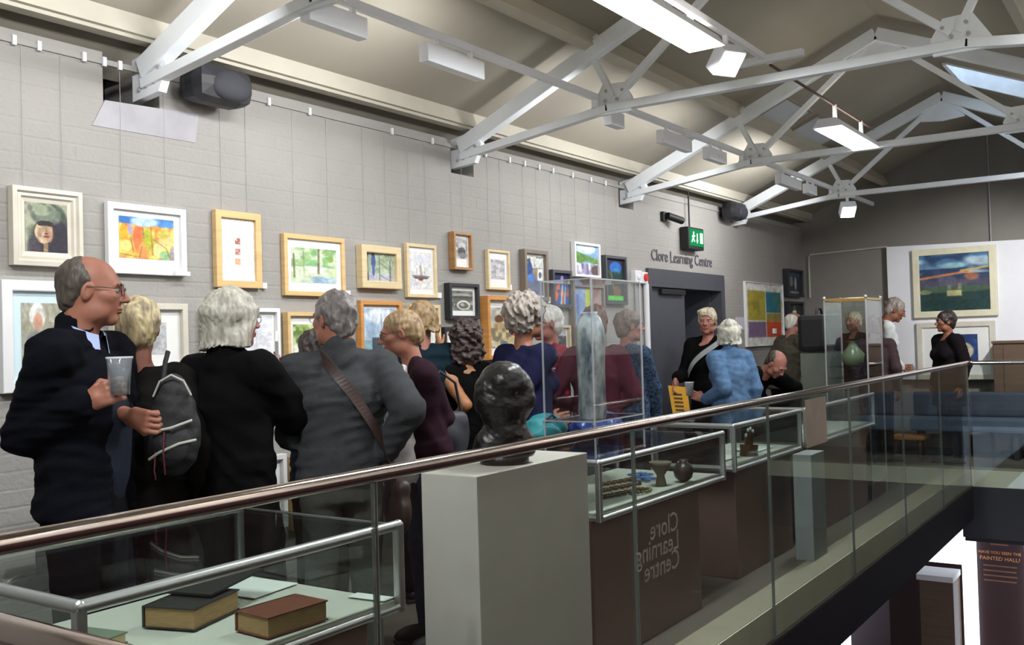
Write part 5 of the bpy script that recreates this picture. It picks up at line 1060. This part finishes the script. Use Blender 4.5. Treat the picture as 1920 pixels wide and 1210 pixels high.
def strap(P, pts, w, m, name='strap', th=.004):
    """flat strap following points given in figure space"""
    b = MB(); pts = [np.array(p) for p in pts]
    for _ in range(3): pts = [pts[0]] + [q_ for i in range(len(pts) - 1) for q_ in (pts[i] * .75 + pts[i+1] * .25, pts[i] * .25 + pts[i+1] * .75)] + [pts[-1]]
    n = len(pts); vs = []
    for i, p in enumerate(pts):
        t = pts[min(i + 1, n - 1)] - pts[max(i - 1, 0)]; t = t / np.linalg.norm(t); out = p - np.array([0, 0, p[2]]); out = out / max(np.linalg.norm(out), 1e-5); s_ = np.cross(t, out); s_ = s_ / np.linalg.norm(s_)
        for a, c in ((-.5, 0), (.5, 0), (.5, 1), (-.5, 1)): vs.append(p + s_ * w * a + out * th * c)
    fs = [(i*4+k, i*4+(k+1) % 4, (i+1)*4+(k+1) % 4, (i+1)*4+k) for i in range(n - 1) for k in range(4)] + [(0, 1, 2, 3), tuple(range(4*n-4, 4*n))[::-1]]
    return child(P, b.add(vs, fs), name, m)
P1 = person('tall balding man with glasses in a navy zip jacket holding a clear cup, far left', 170, 479, 3.15, 118, H_short, S_fair, C_navy, C_dk, head=98, hp=4, hem=.87, bulk=.05, female=False, style='fringe', neck='stand', openf=.085, fine=.003, glasses=M_glassrim,
            arms=(((160, 757, -.20), (25, 850, -.12), (235, 722, -.22), 'grip'), ((240, 778, -.05), (225, 850, .22), (278, 792, -.09), 'fist')), wr=.004)
collar(P1, mat('pale_blue_shirt', '#9aa8cf', .8), gap=20, r0=.066, r1=.092, z0=.035, z1=-.03, tipdrop=.07)
g = SDF((-.2, .0, .9), (.2, .35, 1.45), .015); g.el((.0, .055, 1.12), (.12, .095, .27), .02).wrinkle(.002, 40, 3)
nmesh('sweater_front', [(*g.mesh(), 0)], C_knit, P1['root'])
cup(P1, P1['arm'][0][4], 'clear plastic cup in the hand of the balding man in navy', .04, .12, dz=-.03, off=(-.02, .0, .0))
P2 = person('visitor with short blond hair in a charcoal top, seen from behind with backpack', 256, 560, 3.35, 8, H_blond, S_pink, C_char, C_dk, head=-6, hem=.8, bulk=.03, style='crop', hairp=dict(vol=.006), neck='wide', arms=(None, ((225, 800, .15), (222, 740, .05), (222, 860, .2), 'relaxed')), skirt=.35)
P3 = person('visitor with chin length grey hair in a long black coat reading a leaflet', 432, 546, 3.15, 38, H_grey, S_pink, C_coat, C_dk, head=62, hem=.9, coat=.46, bulk=.065, style='bob', hairp=dict(vol=.012, L=.11), arms=(((512, 708, .26), (536, 770, .0), (524, 684, .34), 'relaxed'), ((500, 720, .35), (470, 740, .4), (520, 700, .35), 'relaxed')), neck='stand', glasses=M_glassrim, wr=.004)
P4 = person('man in a grey fleece with brown strap across his back, seen from behind', 628, 547, 2.95, -12, H_dkgrey, S_fair, C_fleece, C_grtr, head=-42, hem=.93, bulk=.05, female=False, style='short', neck='stand', glasses=M_glassrim, arms=(((722, 850, -.02), (745, 760, -.05), (722, 890, .02), 'relaxed'), ((590, 830, .22), (560, 780, .02), (610, 850, .25), 'relaxed')), wr=.0035)
P4b = person('dark haired visitor in navy half hidden in front of the grey fleece', 596, 618, 3.45, 40, H_bk, S_pink, CL('navy_knit', '#222a3c'), C_dk, head=55, hem=.86, bulk=.03, style='short', arms=(None, ((565, 815, -.1), (552, 760, -.05), (575, 840, -.1), 'relaxed')))
P5 = person('laughing woman with glasses in a maroon cardigan, turned to the left', 746, 582, 3.12, -112, H_fair, S_fair, C_maroon, C_jean, head=-88, hp=6, lean=10, hem=.92, bulk=.025, style='tied', glasses=M_glassrim, neck='vee', openf=.10, arms=(((752, 770, .12), (790, 800, .25), (722, 752, .02), 'relaxed'), ((758, 752, -.16), (830, 790, -.02), (722, 738, -.14), 'flat')))
g = SDF((-.2, .0, .85), (.2, .35, 1.5), .015); q = P5['up']
g.rc(q((0, .05, 1.40)), q((0, .095, 1.25)), .07, .085, .03).rc(q((0, .095, 1.25)), q((0, .085, .93)), .095, .105, .03).wrinkle(.004, 40, 5)
nmesh('white_top', [(*g.mesh(), 0)], CL('white_tee', '#d3cfd0'), P5['root'])
P6 = person('visitor with light brown hair in a dark teal quilted jacket, facing the wall', 788, 567, 3.62, -15, H_fair, S_pink, C_teal, C_dk, hem=.85, bulk=.06, style='bob', hairp=dict(L=.05), puffy=.006, arms=(None, ((702, 790, -.05), (690, 720, -.05), (715, 830, -.1), 'relaxed')))
P7 = person('woman with dark wavy hair in a sleeveless black top raising one hand', 872, 600, 3.42, -12, H_dark, S_olive, C_black, C_black, head=-20, hem=.8, bulk=.012, style='wavy', sleeves='none', skirt=.5, neck='crew', arms=(((826, 655, .22), (872, 725, .28), (812, 600, .24), 'relaxed'), ((845, 795, -.02), (843, 740, -.06), (846, 850, -.02), 'relaxed')))
P8 = person('woman with curly grey hair in a navy sweater, back half turned', 985, 556, 3.02, 42, H_curl, S_tan, C_nsw, C_dk, head=62, hem=.85, bulk=.03, style='curly', hairp=dict(vol=.014), arms=(((1030, 790, -.05), (990, 812, -.1), (1060, 785, 0), 'relaxed'), None), neck='wide')
P8b = person('white haired visitor in a dark red top raising a hand with a clear cup', 1026, 573, 3.45, -115, H_white, S_pink, C_red, C_dk, hem=.85, bulk=.02, style='short', sleeves='mid', arms=(((1050, 740, -.2), (1075, 800, -.1), (1030, 712, -.22), 'grip'), ((1030, 690, -.25), (1042, 770, -.2), (1021, 648, -.27), 'relaxed')))
cup(P8b, P8b['arm'][0][4], 'clear plastic cup held by the visitor in dark red', .035, .11, dz=-.04, off=(.03, 0, 0))
P9 = person('woman with short red brown hair in a plum sweater behind the tall vase', 1113, 574, 3.12, -18, H_red, S_fair, C_mar2, C_dk, hem=.85, bulk=.03, style='short', hairp=dict(vol=.006), neck='wide', arms=(((1135, 770, .1), (1190, 770, 0), (1110, 760, .1), 'relaxed'), ((1075, 760, .1), (1050, 750, 0), (1100, 755, .15), 'relaxed')))
P10 = person('visitor with short brown grey hair in a navy patterned shirt, profile to the right', 1178, 583, 3.35, 45, H_brgrey, S_pink, C_dot, C_dk, head=72, hem=.85, bulk=.03, style='short', hairp=dict(vol=.004), arms=(((1232, 790, .05), (1225, 740, -.02), (1240, 830, .08), 'relaxed'), None))
P11 = person('woman with short fair hair in a black coat facing the camera beside the doorway', 1326, 579, 3.55, -160, H_ash, S_pink, C_coat, C_dk, head=-168, hem=.7, bulk=.04, style='swept', arms=(((1269, 708, -.16), (1276, 770, .2), (1264, 735, -.2), 'relaxed'), None))
strap(P11, [P11['up']((-.16, .03, 1.47)), P11['up']((-.1, .14, 1.40)), P11['up']((.0, .185, 1.33)), P11['up']((.10, .185, 1.24)), P11['up']((.17, .12, 1.12))], .045, mat('grey_scarf_strap', '#8b8d8f', .8), 'shoulder_strap')
P12 = person('visitor with a grey bob in a blue denim shirt holding a clear cup', 1366, 601, 3.02, -32, H_grey, S_pink, C_denim, C_dk, head=-12, hem=.85, bulk=.04, style='bob', hairp=dict(L=.09, vol=.006), neck='stand', arms=(None, ((1322, 750, .0), (1352, 775, -.15), (1293, 738, .02), 'grip')))
cup(P12, P12['arm'][1][4], 'clear plastic cup held by the visitor in denim', .036, .11, dz=-.02)
P13 = person('bald man in a dark olive jacket bending low over a display case', 1466, 666, 2.95, 128, H_short, S_pink, C_coat, C_dk, lean=70, hp=15, hem=.9, bulk=.05, female=False, style='fringe', hairp=dict(L=.4), arms=(((1440, 770, -.1), (1410, 720, 0), (1440, 790, -.1), 'relaxed'), ((1510, 770, -.1), (1530, 720, 0), (1510, 790, -.1), 'relaxed')))
P14 = person('balding grey haired man in an olive jacket stooping behind the bending man', 1490, 586, 3.5, 55, H_white, S_pink, C_olive, C_dk, head=65, lean=14, hem=.85, bulk=.05, female=False, style='fringe', hairp=dict(L=.4), arms=(((1530, 660, 0), (1520, 720, -.1), (1537, 640, .02), 'relaxed'), None))
P16 = person('pink faced visitor in dark clothes seen through the tall glass showcase', 1600, 585, 3.25, -140, H_ash, S_pink, CL('dark_olive_top', '#39392f'), C_dk, hem=.85, bulk=.03, style='short', female=False)
P16b = person('brown haired visitor in a plum brown top behind the glass showcase', 1640, 592, 2.75, 10, H_red, S_tan, C_brown, C_dk, hem=.85, bulk=.03, style='bob', hairp=dict(L=.08))
P17 = person('grey haired man in a white shirt looking down, by the white panel', 1684, 562, 2.62, 85, H_curl, S_tan, C_white, C_dk, hp=22, lean=7, hem=.95, bulk=.03, female=False, style='short', arms=(((1690, 690, -.05), (1672, 690, -.1), (1705, 690, 0), 'relaxed'), None))
P18 = person('dark haired woman in a long dark coat in front of the white panel', 1773, 584, 2.12, -128, H_bk, S_tan, C_dcoat, C_dk, head=-112, hem=.8, coat=.66, bulk=.045, style='short', hairp=dict(vol=.006))
# ------------------------------------------------------------------ bags and things in hands
M_pack = mat('black_backpack', '#19191c', .7, bump=.2); M_trim = mat('pale_trim', '#a9aba0', .6); M_redtrim = mat('red_trim', '#6e2a33', .6)
bc = P2['wp']((326, 797, -.2)); w0 = wm(P2, bc)
t = thing('backpack', 'small black backpack with pale piping and red cords on the blond visitor', 'backpack', w0, rz=P2['root'].rotation_euler.z)
t.scale = (.82, .82, .9)
g = SDF((-.14, -.12, -.25), (.14, .12, .25), .009); g.el((0, 0, -.04), (.115, .075, .17), .03).el((0, 0, .07), (.085, .065, .14), .04).el((0, -.05, -.09), (.085, .05, .08), .02).wrinkle(.003, 50, 2)
nmesh('body', [(*g.mesh(), 0)], M_pack, t)
def local_tube(t, pts, r, name, m): return MB().tube(pts, r, 6).build(name, m, t, off=(0, 0, 0))
local_tube(t, [(-.085, -.075, -.02), (0, -.105, -.005), (.085, -.075, .02)], .006, 'piping', M_trim); local_tube(t, [(-.1, -.07, -.13), (-.05, -.1, -.10), (.03, -.1, -.07), (.1, -.07, -.06)], .006, 'piping', M_trim); local_tube(t, [(-.08, -.04, .12), (-.05, -.055, .18), (0, -.06, .205), (.05, -.055, .18), (.08, -.04, .12)], .005, 'piping', M_trim)
local_tube(t, [(-.03, -.1, -.02), (-.035, -.11, -.1), (-.03, -.1, -.19)], .004, 'cord', M_redtrim); local_tube(t, [(-.07, -.085, -.1), (-.075, -.1, -.17), (-.07, -.09, -.21)], .004, 'cord', M_redtrim)
local_tube(t, [(-.05, .05, .17), (-.04, .09, .26), (-.03, .11, .30)], .012, 'shoulder_strap', M_pack)
# brown strap bag of the man in fleece
M_leather = mat('brown_strap_leather', '#3a2a26', .5)
q = P4['up']
strap(P4, [q((-.10, .02, 1.50)), q((-.085, -.09, 1.455)), q((-.02, -.165, 1.36)), q((.06, -.18, 1.24)), q((.14, -.165, 1.1)), q((.21, -.09, .97)), q((.235, .0, .9))], .045, M_leather, 'shoulder_strap')
c0 = wm(P4, q((.25, .03, .80)))
t = thing('shoulder_bag', 'dark brown shoulder bag hanging at the hip of the man in grey fleece', 'bag', c0, rz=P4['root'].rotation_euler.z)
g = SDF((-.09, -.2, -.17), (.09, .2, .17), .012); g.el((0, 0, -.02), (.05, .15, .12), .02).rc((0, -.1, .08), (0, .1, .08), .035, .035, .03)
nmesh('body', [(*g.mesh(), 0)], M_leather, t)
c0 = wm(P5, P5['wp']((835, 812, -.02)))
t = thing('handbag', 'soft black handbag hanging between the cardigan and the dark haired woman', 'bag', c0, rz=P5['root'].rotation_euler.z)
g = SDF((-.09, -.17, -.17), (.09, .17, .17), .012); g.el((0, 0, -.03), (.055, .13, .12), .02).rc((0, -.09, .07), (0, .09, .07), .03, .03, .04).wrinkle(.005, 40, 4); nmesh('body', [(*g.mesh(), 0)], mat('soft_black_bag', '#25252b', .6), t)
local_tube(t, [(.0, -.09, .09), (0, -.06, .24), (0, .02, .30), (0, .08, .22), (0, .1, .09)], .008, 'handle', M_pack)
c0 = P3['arm'][0][4]; w0 = wm(P3, c0)
o = MB().obox((0, 0, 0), (.012, .16, .22), Matrix.Rotation(.3, 3, 'X'), 0, .001).build('folded_leaflet', mat('white_leaflet', '#d9d9d9', .7), off=(0, 0, 0)); o.location = w0 + Vector((-.02, -.01, .02)); o.rotation_euler = (0, 0, P3['root'].rotation_euler.z + .6); tag(o, 'white leaflet held by the visitor in the long black coat', 'leaflet')
w0 = wm(P11, P11['arm'][0][4]) + Vector((0.0, -.05, -.09))
vd_ = Vector((w0.x, w0.y, 0)).normalized(); xa_ = Vector((vd_.y, -vd_.x, 0))
t = thing('yellow_programme', 'yellow programme sheet with dark printed lines hanging from a hand', 'programme', w0)
Pm = frame_m(w0, xa_, Vector((.0, 0, 1)) - xa_ * .12)
b = MB(); b.add([Pm @ Vector(v_) for v_ in ((-.075, -.15, 0), (.075, -.15, 0), (.085, .13, 0), (-.08, .15, 0), (-.075, -.15, -.004), (.075, -.15, -.004), (.085, .13, -.004), (-.08, .15, -.004))], [(0, 1, 2, 3), (7, 6, 5, 4), (0, 4, 5, 1), (1, 5, 6, 2), (2, 6, 7, 3), (3, 7, 4, 0)]); b.build('sheet', mat('programme_yellow', '#d99e2f', .6), t)
b = MB()
for k in range(5): b.add([Pm @ Vector(v_) for v_ in ((-.045, .06 - .035 * k, .0012), (.03, .055 - .035 * k, .0012), (.03, .072 - .035 * k, .0012), (-.045, .078 - .035 * k, .0012))], [(0, 1, 2, 3)])
tag(b.build('printed_lines', mat('dark_print', '#4d3b1c', .7), t), kind='stuff')
# teal and blue bags on the second case
zt_ = .932
def bag(label, c, r, m, seed, name='fabric_bag', grp='cloth bags on the second case'):
    t = thing(name, label, 'bag', (c[0], c[1], zt_), grp)
    g = SDF((-r[0] - .05, -r[1] - .05, -.02), (r[0] + .05, r[1] + .05, r[2] * 2 + .05), .011); g.el((0, 0, r[2] * .8), r, .03).el((r[0] * .3, 0, r[2] * 1.2), (r[0] * .5, r[1] * .7, r[2] * .6), .04).wrinkle(.010, 42, seed).cut((0, 0, 1), (0, 0, 0)); nmesh('body', [(*g.mesh(), 0)], m, t)
    local_tube(t, [(-r[0] * .5, -r[1] * .5, r[2] * 1.5), (-r[0] * .2, -r[1] * .7, r[2] * 1.9), (r[0] * .25, -r[1] * .6, r[2] * 1.55)], .006, 'handle', M_pack)
bag('teal fabric bag slumped on the second case behind the acrylic cover', (4.10, 2.64), (.15, .1, .085), mat('teal_fabric', '#1f7f83', .6, bump=.1), 5); bag('shiny blue bag lying on the second case beside the teal one', (4.60, 2.62), (.18, .13, .07), mat('blue_shiny_fabric', '#2f4d9a', .3, col2='#24386e', scale=14), 8)
# black boxy bag and pedestal at the far cases
pb = onY(1537, 626, 2.95)
t = thing('black_case_bag', 'boxy black bag on the green grey pedestal near the far corner', 'bag', (pb.x, pb.y, 1.27))
MB().obox((pb.x, pb.y, 1.46), (.5, .3, .36), None, 0, .05).build('body', M_black, t); MB().tube([(pb.x - .1, pb.y, 1.63), (pb.x - .06, pb.y, 1.70), (pb.x + .06, pb.y, 1.70), (pb.x + .1, pb.y, 1.63)], .012, 6).build('handle', M_black, t)
t = MB().box((pb.x - .2, pb.y - .14, 0), (pb.x + .30, pb.y + .14, 1.27), bev=.01).build('green_pedestal', mat('green_grey_pedestal', '#6a7166', .5)); tag(t, 'green grey pedestal under the boxy black bag', 'pedestal')
# ------------------------------------------------------------------ dark bronze bust
M_bust = mat('dark_bronze', '#100d0c', .38, .1, var=.2, scale=14, bump=.3, bscale=40)
pbx = onZ(948, 850, PZ); bx, by = 2.935, (PY0 + PY1) / 2
t = thing('bronze_bust', 'dark bronze head and shoulders bust on the grey plinth, seen from behind', 'sculpture', (bx, by, PZ), rz=math.atan2(by, bx) - math.pi / 2 + .25)
g = SDF((-.2, -.17, -.01), (.2, .2, .42), .0055); z0 = .295
g.el((0, -.015, z0 + .03), (.082, .1, .088), .01).el((0, .035, z0 - .03), (.062, .062, .083), .03).rc((0, .09, z0 + .02), (0, .112, z0 - .022), .008, .012, .01).el((0, -.03, z0 - .05), (.086, .08, .075), .03)
for x in (-1, 1): g.el((x * .031, .1, z0 + .008), (.018, .016, .011), .012, 's'); g.el((x * .07, -.02, z0 - .03), (.028, .06, .07), .03)
g.rc((0, -.02, z0 - .05), (0, -.02, .12), .064, .068, .03).rc((-.05, -.01, .085), (.05, -.01, .085), .052, .052, .04).el((0, 0, .05), (.1, .08, .075), .03).wrinkle(.0018, 75, 4).wrinkle(.0012, 160, 6); g.cut((0, 0, 1), (0, 0, .025))
V_, F_ = g.mesh(); V_ = V_ * np.array((1.12, 1.08, .91)); nmesh('head', [(V_, F_, 0)], M_bust, t)
MB().lathe((0, 0, 0), [(.088, 0), (.09, .004), (.09, .028), (.085, .032)], 28).build('base', M_bust, t, off=(0, 0, 0))
